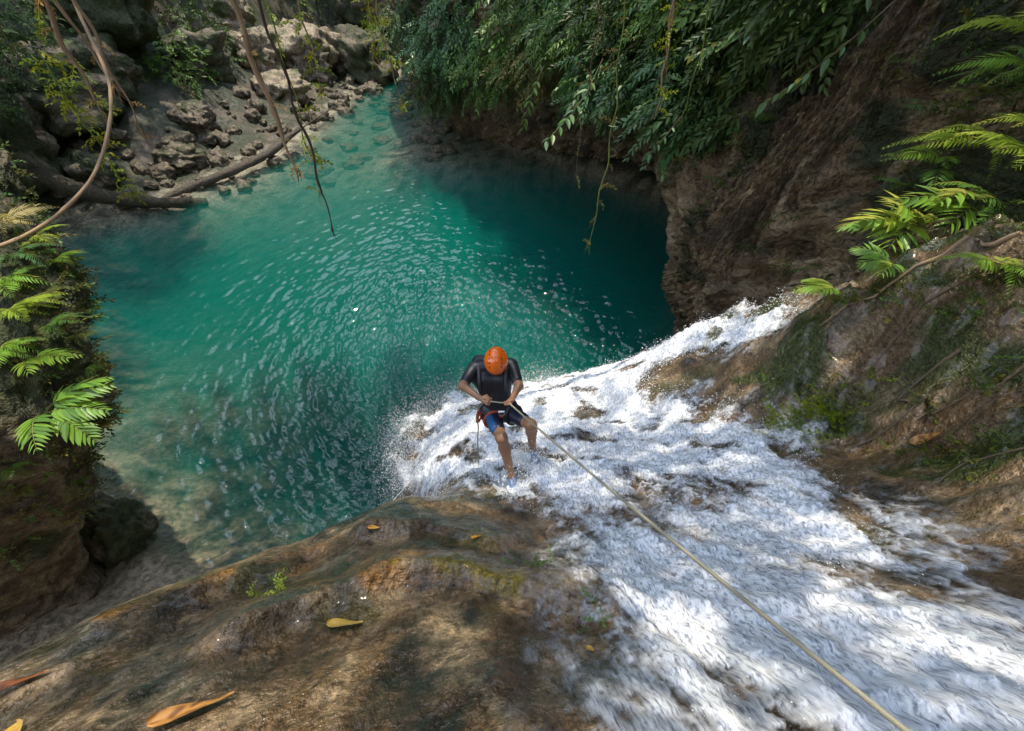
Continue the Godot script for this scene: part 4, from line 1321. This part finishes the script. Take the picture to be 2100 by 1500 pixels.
func litter() -> void:
	var orange := Color(0.40, 0.20, 0.055)
	var brown := Color(0.14, 0.055, 0.02)
	var yellow := Color(0.46, 0.31, 0.05)
	fallen_leaf("large orange and brown dead leaf at the bottom left", -1.13, -0.2, 0.25, 0.085, 0.75 + PI * 0.5, orange, brown)
	fallen_leaf("yellow dead leaf on the rock below the yellow stain", -0.82, -0.58, 0.17, 0.075, 1.9, yellow, Color(0.45, 0.3, 0.1))
	fallen_leaf("reddish brown dead leaf at the left edge", -2.15, -0.33, 0.22, 0.075, 2.2, Color(0.4, 0.13, 0.05), brown)
	fallen_leaf("yellow dead leaf in the bottom left corner", -1.86, -0.13, 0.16, 0.08, 0.5, yellow, orange)
	fallen_leaf("tiny orange leaf near the rim of the rock", -1.0, -1.36, 0.085, 0.03, 1.6, Color(0.7, 0.33, 0.02), orange)
	fallen_leaf("small curled orange leaf under the upper ledge", -0.24, -1.27, 0.09, 0.045, 1.3, Color(0.65, 0.3, 0.02), brown)
	fallen_leaf("tiny yellow leaf on the pale rock near the falls", 0.33, -0.42, 0.05, 0.03, 0.4, yellow, orange)
	fallen_leaf("large orange-brown dead leaf on the right bank", 3.25, -1.95, 0.22, 0.09, 1.2, orange, brown, 0.03)
	fallen_leaf("brown dead leaf below the orange one on the right bank", 3.35, -1.55, 0.18, 0.08, 2.0, brown, Color(0.3, 0.16, 0.05), 0.02)
	# seedlings in cracks of the rock
	for q in [["bright green seedling on the left part of the rock", -1.36, -0.86, 0.10, 16], ["small dark seedling above the yellow stain", 0.09, -1.0, 0.10, 9], ["tiny sprout beside the pale knob of rock", 0.40, -0.6, 0.05, 5]]:
		var o := thing("seedling", q[0], "plant", V(q[1], rock_height(q[1], q[2]), q[2]), "seedlings on the wet rock")
		var where := []
		for k in q[4]:
			var dx: float = rng.randfn() * q[3]
			var dz: float = rng.randfn() * q[3] * 0.6
			where.append(Transform3D(facing(V(rng.randfn(), 0.7, rng.randfn()), 0.0).scaled(Vector3.ONE * 0.45), V(dx, rock_height(q[1] + dx, q[2] + dz) - o.position.y, dz)))
		copies("leaves", M.small_twigs[1], M.lime if q[3] > 0.09 and q[1] < -1.0 else M.green, where, tints(16, 0.2, 0.3), o)


func tree(label: String, base: Vector3, crown: Vector3, size: Vector3, n: int) -> void:
	var o := thing("unseen_shade_tree", label, "tree", base, "unseen shade trees above the canyon")
	var c := crown - base
	var st := begin()
	tube(st, curve([V(0, -2, 0), V(0, c.y * 0.35, 0) + V(c.x, 0, c.z) * 0.12, V(c.x * 0.6, c.y * 0.75, c.z * 0.6), c], 6), range(19).map(func(e): return 0.32 - 0.014 * e), 10, 0.2)
	obj("trunk", st.commit(), M.bark, o)
	st = begin()
	for k in 12:
		var d := V(rng.randfn(), rng.randf_range(-0.2, 0.5), rng.randfn()).normalized()
		tube(st, curve([c * 0.9, c + d * size * 0.4 + V(0, 0.3, 0), c + d * size * 0.85], 4), [0.12, 0.03], 5, 0.2)
	obj("limbs", st.commit(), M.bark, o)
	var where := []
	for k in n:
		var v := V(rng.randfn(), rng.randfn(), rng.randfn()).normalized() * pow(rng.randf(), 0.4)
		var q := v * size + c
		var w := q + base
		if n_big.get_noise_3d(w.x * 0.55, w.y * 0.55, w.z * 0.55) < -0.08: continue
		where.append(Transform3D(facing(V(v.x, rng.randfn() * 0.3 - 0.1, v.z) + V(rng.randfn(), 0, rng.randfn()) * 0.4, rng.randf_range(-0.5, 0.5)).scaled(Vector3.ONE * rng.randf_range(1.3, 2.2)), q))
	copies("crown", M.twigs[0], M.green, where, tints(64, 0.2, 0.3), o)


func trees() -> void:  # unseen crowns, added to close off the sky and break up the sun
	for q in [
		["unseen shade tree leaning over the falls from the right cliff top", V(11, 17, -8), V(1.2, 18.0, -6.6), V(3.6, 1.5, 2.4), 230],
		["unseen shade tree over the right bank", V(12, 17, -4), V(8.0, 20.0, -3.0), V(4.0, 2.6, 3.4), 700],
		["unseen shade tree over the near right wall", V(12, 16, 4), V(6.5, 19.0, 2.0), V(4.5, 2.6, 4.0), 800],
		["unseen shade tree on the right cliff top beside the recess", V(11, 17, -14), V(7.5, 21.0, -15.5), V(4.0, 2.8, 3.4), 350],
		["unseen shade tree on the right cliff top over the overhang", V(9, 17, -23), V(6.0, 22.0, -21.0), V(5.0, 3.2, 5.0), 800],
		["unseen shade tree behind the viewer", V(0, 15, 10), V(0.0, 19.0, 2.0), V(4.5, 2.4, 3.6), 700],
		["unseen shade tree behind the viewer to the left", V(-8, 13, 9), V(-7.5, 18.5, 1.5), V(4.8, 2.6, 4.0), 420],
		["unseen shade tree high over the left spur", V(-16, 13, 3), V(-13.5, 19.0, -3.0), V(5.0, 3.0, 5.0), 900],
		["unseen shade tree leaning over the pool from the left slope", V(-23, 12, -10), V(-14.5, 20.0, -11.5), V(5.5, 3.0, 5.0), 1000],
		["unseen shade tree over the left part of the pool", V(-24, 13, -18), V(-15.5, 20.5, -19.5), V(5.0, 3.0, 4.5), 900],
		["unseen shade tree over the middle of the pool", V(12, 17, -11), V(-3.0, 19.0, -11.5), V(3.6, 1.6, 2.6), 260],
		["unseen shade tree on the left slope above the far bank", V(-27, 13, -28), V(-20.5, 20.0, -28.0), V(5.0, 3.5, 5.0), 800],
		["unseen shade tree on the left slope high above the bank", V(-30, 15, -38), V(-23.0, 20.0, -38.0), V(5.5, 4.0, 5.5), 700],
		["unseen shade tree at the head of the canyon", V(-17, 11, -56), V(-15.0, 17.0, -53.0), V(7.0, 5.0, 5.0), 800],
		["unseen shade tree on the cliff top above the canyon mouth", V(2, 17, -32), V(0.5, 22.0, -31.0), V(5.5, 4.0, 5.5), 800]]:
		tree(q[0], q[1], q[2], q[3], q[4])


# Bare roots that creep over the right bank.
func bank_roots() -> void:
	for q in [
		["bare root creeping along the crest of the right bank", [Vector2(4.1, -3.2), Vector2(3.9, -3.45), Vector2(3.6, -3.5), Vector2(3.3, -3.6)], 0.022],
		["thin root running down from the broad-leaved fern", [Vector2(4.0, -3.0), Vector2(3.7, -3.1), Vector2(3.45, -2.9), Vector2(3.3, -2.95)], 0.014],
		["dark root beside the bright moss clump", [Vector2(3.7, -2.6), Vector2(3.45, -2.5), Vector2(3.3, -2.25), Vector2(3.05, -2.2)], 0.016],
		["root forking above the orange-brown leaf", [Vector2(3.9, -2.3), Vector2(3.6, -2.15), Vector2(3.4, -2.2), Vector2(3.2, -2.1)], 0.014],
		["thin root low on the bank by the wet rock", [Vector2(3.6, -1.6), Vector2(3.3, -1.5), Vector2(3.1, -1.6), Vector2(2.9, -1.5)], 0.012]]:
		var pts := []
		var flat: Array = q[1]
		for k in flat.size() - 1:
			for e in 6:
				var v: Vector2 = flat[k].cubic_interpolate(flat[k + 1], flat[maxi(k - 1, 0)], flat[mini(k + 2, flat.size() - 1)], e / 6.0)
				pts.append(V(v.x, rock_height(v.x, v.y) + q[2] * 0.6, v.y))
		var st := begin()
		tube(st, pts, range(pts.size()).map(func(e): return q[2] * (1.0 - 0.7 * e / pts.size())), 6, 0.6)
		tag(obj("bank_root", st.commit(), M.root if q[2] > 0.02 else M.bark), q[0], "root", "roots on the right bank")


# ---------------------------------------------------------------- the climber

# Smoothly joined tapered capsules [from, to, radius, radius] meshed as surface nets.
func body_mesh(parts: Array, mat_colors := PackedColorArray()) -> ArrayMesh:
	var pos := PackedVector3Array()
	var nor := PackedVector3Array()
	var idx := PackedInt32Array()
	for part in parts:
		nets(part[0], part[1], part[2], pos, nor, idx)
	var arr := []
	arr.resize(Mesh.ARRAY_MAX)
	arr[Mesh.ARRAY_VERTEX] = pos
	arr[Mesh.ARRAY_NORMAL] = nor
	arr[Mesh.ARRAY_INDEX] = idx
	var m := ArrayMesh.new()
	m.add_surface_from_arrays(Mesh.PRIMITIVE_TRIANGLES, arr)
	return m


func nets(bones: Array, cell: float, k: float, pos: PackedVector3Array, nor: PackedVector3Array, idx: PackedInt32Array) -> void:
	var lo := Vector3.ONE * 1e9
	var hi := -lo
	for b in bones:
		var r: float = maxf(b[2], b[3]) + 3.0 * cell + k
		for e in 2:
			lo = lo.min(b[e] - Vector3.ONE * r)
			hi = hi.max(b[e] + Vector3.ONE * r)
	var n := Vector3i(((hi - lo) / cell).ceil()) + Vector3i.ONE
	var f := PackedFloat32Array()
	f.resize(n.x * n.y * n.z)
	f.fill(1.0)
	for b in bones:
		var a: Vector3 = b[0]
		var ab: Vector3 = b[1] - a
		var l2 := maxf(ab.length_squared(), 1e-9)
		var ra: float = b[2]
		var rb: float = b[3]
		var r := maxf(ra, rb) + 3.0 * cell + k
		var i0 := Vector3i(((a.min(b[1]) - Vector3.ONE * r - lo) / cell).floor()).clamp(Vector3i.ZERO, n - Vector3i.ONE)
		var i1 := Vector3i(((a.max(b[1]) + Vector3.ONE * r - lo) / cell).ceil()).clamp(Vector3i.ZERO, n - Vector3i.ONE)
		for x in range(i0.x, i1.x + 1):
			for y in range(i0.y, i1.y + 1):
				for z in range(i0.z, i1.z + 1):
					var p := lo + Vector3(x, y, z) * cell - a
					var t := clampf(p.dot(ab) / l2, 0.0, 1.0)
					var d := (p - ab * t).length() - lerpf(ra, rb, t)
					var at := (x * n.y + y) * n.z + z
					var c := f[at]
					var h := maxf(k - absf(c - d), 0.0) / k
					f[at] = minf(c, d) - h * h * k * 0.25
	var ids := {}
	var sx := n.y * n.z
	var sy := n.z
	for x in n.x - 1:
		for y in n.y - 1:
			for z in n.z - 1:
				var at := x * sx + y * sy + z
				var v0 := f[at]
				var inn := 0
				var c := [v0, f[at + 1], f[at + sy], f[at + sy + 1], f[at + sx], f[at + sx + 1], f[at + sx + sy], f[at + sx + sy + 1]]
				for e in 8:
					if c[e] < 0.0: inn += 1
				if inn == 0 or inn == 8: continue
				var s := Vector3.ZERO
				var m := 0
				for e in [[0, 1], [2, 3], [4, 5], [6, 7], [0, 2], [1, 3], [4, 6], [5, 7], [0, 4], [1, 5], [2, 6], [3, 7]]:
					var u: float = c[e[0]]
					var v: float = c[e[1]]
					if (u < 0.0) != (v < 0.0):
						var t := u / (u - v)
						s += corner(e[0]).lerp(corner(e[1]), t)
						m += 1
				ids[at] = pos.size()
				pos.append(lo + (Vector3(x, y, z) + s / m) * cell)
				nor.append(Vector3(c[4] + c[5] + c[6] + c[7] - c[0] - c[1] - c[2] - c[3], c[2] + c[3] + c[6] + c[7] - c[0] - c[1] - c[4] - c[5], c[1] + c[3] + c[5] + c[7] - c[0] - c[2] - c[4] - c[6]).normalized())
	for at in ids:
		var inside_here := f[at] < 0.0
		for ax in 3:
			var step: int = [sx, sy, 1][ax]
			var o1: int = [sy, 1, sx][ax]
			var o2: int = [1, sx, sy][ax]
			if (f[at + step] < 0.0) == inside_here: continue
			if not (ids.has(at - o1) and ids.has(at - o2) and ids.has(at - o1 - o2)): continue
			var q := [ids[at], ids[at - o1], ids[at - o1 - o2], ids[at - o2]]
			var want: Vector3 = nor[q[0]]
			var g: Vector3 = (pos[q[2]] - pos[q[0]]).cross(pos[q[1]] - pos[q[0]])
			if g.dot(want) > 0.0:
				idx.append_array(PackedInt32Array([q[0], q[1], q[2], q[0], q[2], q[3]]))
			else:
				idx.append_array(PackedInt32Array([q[0], q[2], q[1], q[0], q[3], q[2]]))


func corner(e: int) -> Vector3:
	return Vector3(e >> 2, (e >> 1) & 1, e & 1)


# Palm and five fingers closed round a rope that runs through at along; wrist, then the direction from wrist to knuckles.
func hand_bones(wrist: Vector3, hold: Vector3, along: Vector3, thumb_side: float) -> Array:
	var d := (hold - wrist).normalized()
	var a := along.slide(d).normalized()
	var up := d.cross(a).normalized()
	if up.y < 0.0: up = -up
	var palm := wrist + d * 0.055
	var out := [[wrist - d * 0.03, wrist, 0.026, 0.024], [wrist, palm + a * 0.018, 0.024, 0.02], [wrist, palm - a * 0.018, 0.024, 0.02]]
	var lens := [0.9, 1.0, 0.95, 0.78]
	for k in 4:
		var root := wrist + d * 0.075 + a * (0.03 - 0.02 * k) + up * 0.012
		var p1: Vector3 = root + (d * 0.6 + up * 0.25) * 0.036 * lens[k]
		var p2: Vector3 = p1 + (d * 0.5 - up * 0.9) * 0.026 * lens[k]
		var p3: Vector3 = p2 + (-d * 0.85 - up * 0.4) * 0.022 * lens[k]
		out.append([root, p1, 0.0098, 0.0092])
		out.append([p1, p2, 0.0092, 0.0086])
		out.append([p2, p3, 0.0086, 0.0075])
	var t0 := wrist + d * 0.03 + a * 0.026 * thumb_side
	var t1 := t0 + (d * 0.7 + a * 0.55 * thumb_side) * 0.036
	out.append([t0, t1, 0.0125, 0.011])
	out.append([t1, t1 + (d * 0.8 - a * 0.5 * thumb_side - up * 0.3) * 0.034, 0.0105, 0.0085])
	return out


func climber() -> void:
	var skin := plain(Color(0.30, 0.155, 0.085), 0.42)
	skin.subsurf_scatter_enabled = true
	skin.subsurf_scatter_strength = 0.08
	var black := plain(Color(0.012, 0.013, 0.018), 0.45)
	var navy := plain(Color(0.008, 0.014, 0.034), 0.38)
	var blue := plain(Color(0.02, 0.09, 0.24), 0.35)
	var orange := plain(Color(0.86, 0.15, 0.004), 0.22)
	orange.clearcoat_enabled = true
	orange.clearcoat = 0.6
	orange.clearcoat_roughness = 0.08
	var strap := plain(Color(0.42, 0.07, 0.02), 0.6)
	var metal := plain(Color(0.6, 0.6, 0.62), 0.3)
	metal.metallic = 0.9
	var shoe := plain(Color(0.22, 0.30, 0.48), 0.5)
	var sole := plain(Color(0.05, 0.055, 0.07), 0.7)
	var foot := V(0.01, 4.06, -2.24)
	var o := thing("person", "climber in an orange helmet, black top and navy shorts abseiling in the falls", "person", V(0.0, 4.0, -2.3))
	var b := -o.position
	# joints
	var head := V(-0.154, 5.115, -2.945) + b
	var up := V(0.0, 0.86, 0.51)
	var face := V(0.0, -0.51, 0.86)
	var neck := V(-0.18, 4.95, -3.03) + b
	var sl := V(-0.385, 4.945, -3.02) + b
	var sr := V(0.0, 4.962, -3.04) + b
	var el := V(-0.475, 4.93, -2.79) + b
	var er := V(0.065, 4.93, -2.79) + b
	var wl := V(-0.30, 4.905, -2.655) + b
	var wr := V(0.005, 4.955, -2.615) + b
	var hl := V(-0.225, 4.475, -2.83) + b
	var hr := V(-0.05, 4.485, -2.84) + b
	var kl := V(-0.10, 4.565, -2.44) + b
	var al := V(-0.008, 4.125, -2.295) + b
	var kr := V(0.185, 4.62, -2.56) + b
	var ar := V(0.215, 4.2, -2.56) + b
	var chest := (sl + sr) * 0.5 + V(0, -0.12, 0.055)
	var belly := (chest + (hl + hr) * 0.5) * 0.5 + V(0, 0, 0.01)
	var hold_l := V(-0.215, 4.912, -2.612) + b
	var hold_r := V(-0.03, 4.975, -2.54) + b
	# skin
	var bones := [
		[neck, head - up * 0.03, 0.055, 0.05], [head + face * 0.005, head + up * 0.03 - face * 0.02, 0.083, 0.085], [head + face * 0.045 - up * 0.06, head + face * 0.05 - up * 0.075, 0.05, 0.042],
		[sl, el, 0.05, 0.042], [el, wl, 0.041, 0.027], [sr, er, 0.05, 0.042], [er, wr, 0.041, 0.027],
		[hl, kl, 0.082, 0.056], [kl, kl.lerp(al, 0.3) - V(0, 0, 0.022), 0.055, 0.056], [kl.lerp(al, 0.3) - V(0, 0, 0.022), al, 0.056, 0.034], [hr, kr, 0.082, 0.056], [kr, kr.lerp(ar, 0.3) - V(0, 0, 0.022), 0.055, 0.056], [kr.lerp(ar, 0.3) - V(0, 0, 0.022), ar, 0.056, 0.034],
		[chest, belly, 0.08, 0.07], [belly, (hl + hr) * 0.5, 0.07, 0.08], [al, al + V(0.01, -0.05, 0.03), 0.034, 0.034], [ar, ar + V(0.01, -0.06, 0.03), 0.034, 0.034]]
	var face_bones := [[head + face * 0.088 - up * 0.0, head + face * 0.1 - up * 0.03, 0.008, 0.013], [head + face * 0.08 - up * 0.055, head + face * 0.082 - up * 0.055, 0.016, 0.016], [head + V(0.082, 0, 0) - up * 0.02, head + V(0.086, 0, 0) - up * 0.045, 0.014, 0.01], [head + V(-0.082, 0, 0) - up * 0.02, head + V(-0.086, 0, 0) - up * 0.045, 0.014, 0.01]]
	var lh := hand_bones(wl, hold_l, V(1, 0.25, 0.3), 1.0)
	var rh := hand_bones(wr, hold_r, V(0.4, 0.75, 1.0), -1.0)
	obj("body", body_mesh([[bones, 0.011, 0.03], [face_bones, 0.004, 0.006], [lh, 0.0035, 0.007], [rh, 0.0035, 0.007]]), skin, o)
	# clothes
	var cl := chest + V(-0.085, 0, 0)
	var cr := chest + V(0.085, 0, 0)
	var shirt := [[sl + V(0.03, 0, 0), sr - V(0.03, 0, 0), 0.07, 0.07], [cl, cr, 0.112, 0.112], [cl, belly + V(-0.05, 0, 0), 0.11, 0.1], [cr, belly + V(0.05, 0, 0), 0.11, 0.1], [belly + V(-0.05, 0, 0), hl.lerp(hr, 0.2) + V(0, 0.04, 0), 0.1, 0.108], [belly + V(0.05, 0, 0), hl.lerp(hr, 0.8) + V(0, 0.04, 0), 0.1, 0.108], [sl, sl.lerp(el, 0.72), 0.064, 0.055], [sr, sr.lerp(er, 0.72), 0.064, 0.055], [neck - V(0, 0.03, 0), neck + V(0, 0.015, 0.005), 0.066, 0.06]]
	obj("wetsuit_top", body_mesh([[shirt, 0.009, 0.03]]), black, o)
	var shorts := [[hl, hr, 0.118, 0.118], [hl + V(0, 0.05, -0.01), hr + V(0, 0.05, -0.01), 0.112, 0.112], [hl, hl.lerp(kl, 0.68), 0.098, 0.073], [hr, hr.lerp(kr, 0.68), 0.098, 0.073]]
	var sh := obj("shorts", body_mesh([[shorts, 0.009, 0.03]]), navy, o)
	var side := (kl - hl).normalized()
	obj("side_panel", body_mesh([[[[hl.lerp(kl, 0.22) + V(-0.03, 0.045, 0.03), hl.lerp(kl, 0.63) + V(-0.024, 0.028, 0.028), 0.05, 0.052]], 0.006, 0.01]]), blue, sh)
	for q in [[al, V(0.012, -0.07, -0.04), V(0.03, -0.10, 0.11)], [ar, V(0.01, -0.08, -0.04), V(0.03, -0.12, 0.10)]]:
		var heel: Vector3 = q[0] + q[1]
		var toe: Vector3 = q[0] + q[2]
		var s := obj("shoe", body_mesh([[[[q[0] + V(0, -0.02, 0), heel, 0.042, 0.042], [heel, toe, 0.042, 0.036], [q[0] + V(0.01, -0.03, 0.02), toe, 0.04, 0.032]], 0.006, 0.02]]), shoe, o)
		obj("sole", body_mesh([[[[heel - V(0, 0.022, 0), toe - V(0, 0.02, 0), 0.038, 0.036]], 0.006, 0.02]]), sole, s)
		var st := begin()
		tube(st, [q[0] + V(-0.045, -0.03, 0.01), q[0] + V(0.0, -0.012, 0.048), q[0] + V(0.05, -0.03, 0.015)], [0.008], 5)
		obj("laces", st.commit(), sole, s)
	# helmet: a dome with a turned rim, two rows of vents, chin straps
	var nu := 41
	var nv := 22
	var pos := PackedVector3Array()
	pos.resize(nu * nv)
	var right := V(1, 0, 0)
	for i in nu:
		var a := TAU * (i % (nu - 1)) / (nu - 1.0)
		for j in nv:
			var t := PI * 0.56 * j / (nv - 3.0) if j < nv - 2 else PI * 0.56
			var shrink := 1.0 if j < nv - 2 else (0.955 if j == nv - 2 else 0.93)
			var bulge := 1.0 + 0.025 * cos(2.0 * a) * sin(t)
			var lift := 0.0 if j < nv - 2 else (0.0 if j == nv - 2 else 0.03)
			pos[i * nv + j] = head + up * (0.012 + 0.128 * cos(t) + lift) + right * 0.113 * sin(t) * cos(a) * bulge * shrink + face * 0.138 * sin(t) * sin(a) * shrink
	var he := obj("helmet", sheet(nu, nv, pos, PackedColorArray(), false), orange, o)
	for s in [-1.0, 1.0]:
		for k in 6:
			var ph: float = lerpf(-0.95, 0.75, k / 5.0)
			var dirv: Vector3 = (up * cos(ph) * 0.86 + face * sin(ph) * 0.9 + right * s * 0.5).normalized()
			var at := head + up * (0.012 + 0.128 * dirv.dot(up)) + right * 0.113 * dirv.x + face * 0.138 * dirv.dot(face)
			var cap := CapsuleMesh.new()
			cap.radius = 0.0058
			cap.height = 0.021
			cap.radial_segments = 8
			cap.rings = 2
			var v := obj("vent", cap, sole, he)
			v.transform = Transform3D(facing(dirv, 0.0, (face * cos(ph) - up * sin(ph)).normalized()), at)
	var st := begin()
	for s in [-1.0, 1.0]:
		tube(st, [head + right * s * 0.108 - up * 0.02, head + right * s * 0.085 - up * 0.08 + face * 0.03, head - up * 0.125 + face * 0.06], [0.006], 4)
	obj("chin_strap", st.commit(), sole, he)
	# harness
	st = begin()
	var c := (hl + hr) * 0.5 + V(0, 0.055, -0.005)
	var ring := []
	for k in 25: ring.append(c + V(0.2 * cos(TAU * k / 24), 0.03 * sin(TAU * k / 24), 0.13 * sin(TAU * k / 24)))
	tube(st, ring, [0.019], 6)
	var ha := obj("harness", st.commit(), black, o)
	for q in [[hl, kl], [hr, kr]]:
		st = begin()
		var m: Vector3 = q[0].lerp(q[1], 0.3)
		var d: Vector3 = (q[1] - q[0]).normalized()
		var x := d.cross(Vector3.UP).normalized()
		var y := x.cross(d)
		var loop := []
		for k in 17: loop.append(m + (x * cos(TAU * k / 16) + y * sin(TAU * k / 16)) * 0.102)
		tube(st, loop, [0.014], 5)
		obj("leg_loop", st.commit(), strap if q[0] == hl else black, ha)
	st = begin()
	tube(st, curve([c + V(-0.19, 0.02, 0.04), c + V(-0.225, -0.04, 0.06), c + V(-0.215, -0.12, 0.08), c + V(-0.185, -0.06, 0.075), c + V(-0.18, 0.0, 0.06)], 5), [0.013], 6)
	tube(st, [c + V(-0.2, 0.03, 0.05), c + V(-0.23, -0.13, 0.085)], [0.017, 0.014], 6)
	obj("gear_loop", st.commit(), strap, ha)
	st = begin()
	tube(st, curve([c + V(0.17, 0.03, 0.06), c + V(0.215, 0.02, 0.05), c + V(0.225, -0.03, 0.055), c + V(0.19, -0.03, 0.075)], 5), [0.013], 6)
	obj("gear_loop", st.commit(), strap, ha)
	st = begin()
	var cb := c + V(0.035, 0.11, 0.16)
	ring = []
	for k in 15: ring.append(cb + V(0.028 * cos(TAU * k / 14), 0.05 * sin(TAU * k / 14), 0.015 * sin(TAU * k / 14)))
	tube(st, ring, [0.006], 6)
	tube(st, [cb + V(-0.03, 0.05, 0.02), cb + V(0.03, 0.06, 0.025)], [0.014, 0.012], 7)
	obj("carabiner", st.commit(), metal, ha)
	st = begin()
	tube(st, [c + V(0.01, 0.0, 0.12), cb + V(0, -0.045, 0)], [0.012], 5)
	obj("belay_loop", st.commit(), strap, ha)
	# pack on the back
	var pk := thing("backpack", "small black backpack behind the climber's shoulder", "backpack", o.position + chest + V(-0.06, 0.02, -0.17))
	obj("bag", body_mesh([[[[V(-0.09, 0.07, 0.01), V(0.09, 0.07, 0.01), 0.06, 0.06], [V(-0.1, -0.14, 0.05), V(0.1, -0.14, 0.05), 0.08, 0.08], [V(-0.09, 0.07, 0.01), V(-0.09, -0.14, 0.05), 0.06, 0.075], [V(0.09, 0.07, 0.01), V(0.09, -0.14, 0.05), 0.06, 0.075], [V(0, 0.07, 0.01), V(0, -0.14, 0.05), 0.065, 0.08]], 0.01, 0.03]]), black, pk)
	for s in [-1.0, 1.0]:
		st = begin()
		tube(st, curve([V(0.06 + s * 0.13, 0.1, 0.05), V(0.06 + s * 0.135, 0.145, 0.15), V(0.06 + s * 0.13, 0.04, 0.285), V(0.06 + s * 0.13, -0.09, 0.28)], 5), [0.017], 6)
		obj("shoulder_strap", st.commit(), sole, pk)
	# rope: anchor behind the viewer, through both hands, tail hanging behind the left hip
	var R := plain(Color(0.27, 0.255, 0.19), 0.7)
	R.normal_enabled = true
	var wv := noise(61, 0.06, 2, FastNoiseLite.TYPE_CELLULAR)
	var wt := tex(wv, 256)
	wt.as_normal_map = true
	R.normal_texture = wt
	R.uv1_triplanar = true
	R.uv1_scale = Vector3.ONE * 14.0
	var h1 := V(-0.030, 4.975, -2.540)
	var end := V(0.884, 6.756, -0.100)
	var pts := []
	for k in 31:
		var u := k / 30.0
		pts.append(h1.lerp(h1 + (end - h1) * 1.45, u) - V(0, 0.03 * sin(PI * minf(u * 1.2, 1.0)), 0))
	st = begin()
	tube(st, pts, [0.0075], 10)
	var rp := thing("rope", "taut pale climbing rope running from the climber's hands to the lower right", "rope", Vector3.ZERO)
	obj("taut_line", st.commit(), R, rp)
	st = begin()
	tube(st, curve([h1, V(-0.12, 4.945, -2.57), V(-0.215, 4.915, -2.61), V(-0.27, 4.87, -2.63), V(-0.33, 4.72, -2.67), V(-0.36, 4.52, -2.72), V(-0.355, 4.35, -2.74), V(-0.38, 4.05, -2.78), V(-0.40, 3.6, -2.84), V(-0.42, 3.1, -3.0)], 7), [0.0065], 8)
	obj("slack_line", st.commit(), R, rp)


# ---------------------------------------------------------------- flying water

func spray() -> void:
	var sp := SphereMesh.new()
	sp.radius = 0.5
	sp.height = 1.0
	sp.radial_segments = 7
	sp.rings = 4
	var n_clump := noise(71, 1.4, 3)
	var where := []
	var src := Vector2(1.5, 1.6)
	var tries := 0
	while where.size() < 26000 and tries < 150000:
		tries += 1
		var x := rng.randf_range(-3.0, 4.2)
		var z := rng.randf_range(-7.4, 0.8)
		var d := inside(Vector2(x, z), FALL_P)
		if d < (0.25 if z > -1.6 else 0.02): continue
		var y := maxf(rock_height(x, z), 0.0)
		var c := n_clump.get_noise_3d(x * 1.2, y, z * 1.2)
		var edge := smoothstep(0.5, 0.0, d)
		if rng.randf() > 0.28 + 0.9 * c + 0.25 * edge: continue
		var h := absf(rng.randfn()) * (0.07 + 0.12 * maxf(c, 0.0)) + 0.03
		if d < 0.0: h *= 0.5
		var s := (0.004 + 0.011 * pow(rng.randf(), 3.0)) * clampf(-z * 0.25, 0.35, 1.2)
		var v := (Vector2(x, z) - src).normalized()
		var dir := V(v.x, -0.9 + rng.randfn() * 0.3, v.y).normalized()
		where.append(Transform3D(facing(dir).scaled_local(V(s, s, s * rng.randf_range(1.0, 3.2))), V(x, y + h, z)))
	# burst where the water meets the pool
	var line := curve([V(-1.9, 0, -4.0), V(-2.45, 0, -4.9), V(-2.75, 0, -5.9), V(-1.9, 0, -6.9), V(-0.6, 0, -7.4), V(1.0, 0, -7.5)], 12)
	for k in 26000:
		var at: Vector3 = line[rng.randi() % line.size()]
		var p := at + V(rng.randfn() * 0.22, absf(rng.randfn()) * 0.24, rng.randfn() * 0.25) + V(0.4, 0, 0.6) * rng.randf()
		p.y = maxf(p.y, rock_height(p.x, p.z) + 0.02)
		var s := 0.003 + 0.013 * pow(rng.randf(), 4.0)
		where.append(Transform3D(facing(V(rng.randfn() * 0.5, 0.4, -0.6)).scaled_local(V(s, s, s * rng.randf_range(1.0, 2.2))), p))
	# splash round the climber's legs
	for k in 1500:
		var p := V(0.12 + rng.randfn() * 0.14, 4.12 + absf(rng.randfn()) * 0.13, -2.45 + rng.randfn() * 0.13)
		var s := 0.004 + 0.008 * pow(rng.randf(), 3.0)
		where.append(Transform3D(facing(V(rng.randfn() * 0.5, 0.4, -0.6)).scaled_local(V(s, s, s * rng.randf_range(1.0, 2.2))), p))
	var o := thing("spray", "white drops of spray flying above the falls and the pool", "spray")
	o.set_meta("kind", "stuff")
	copies("drops", sp, M.drop, where, [Color.WHITE], o)
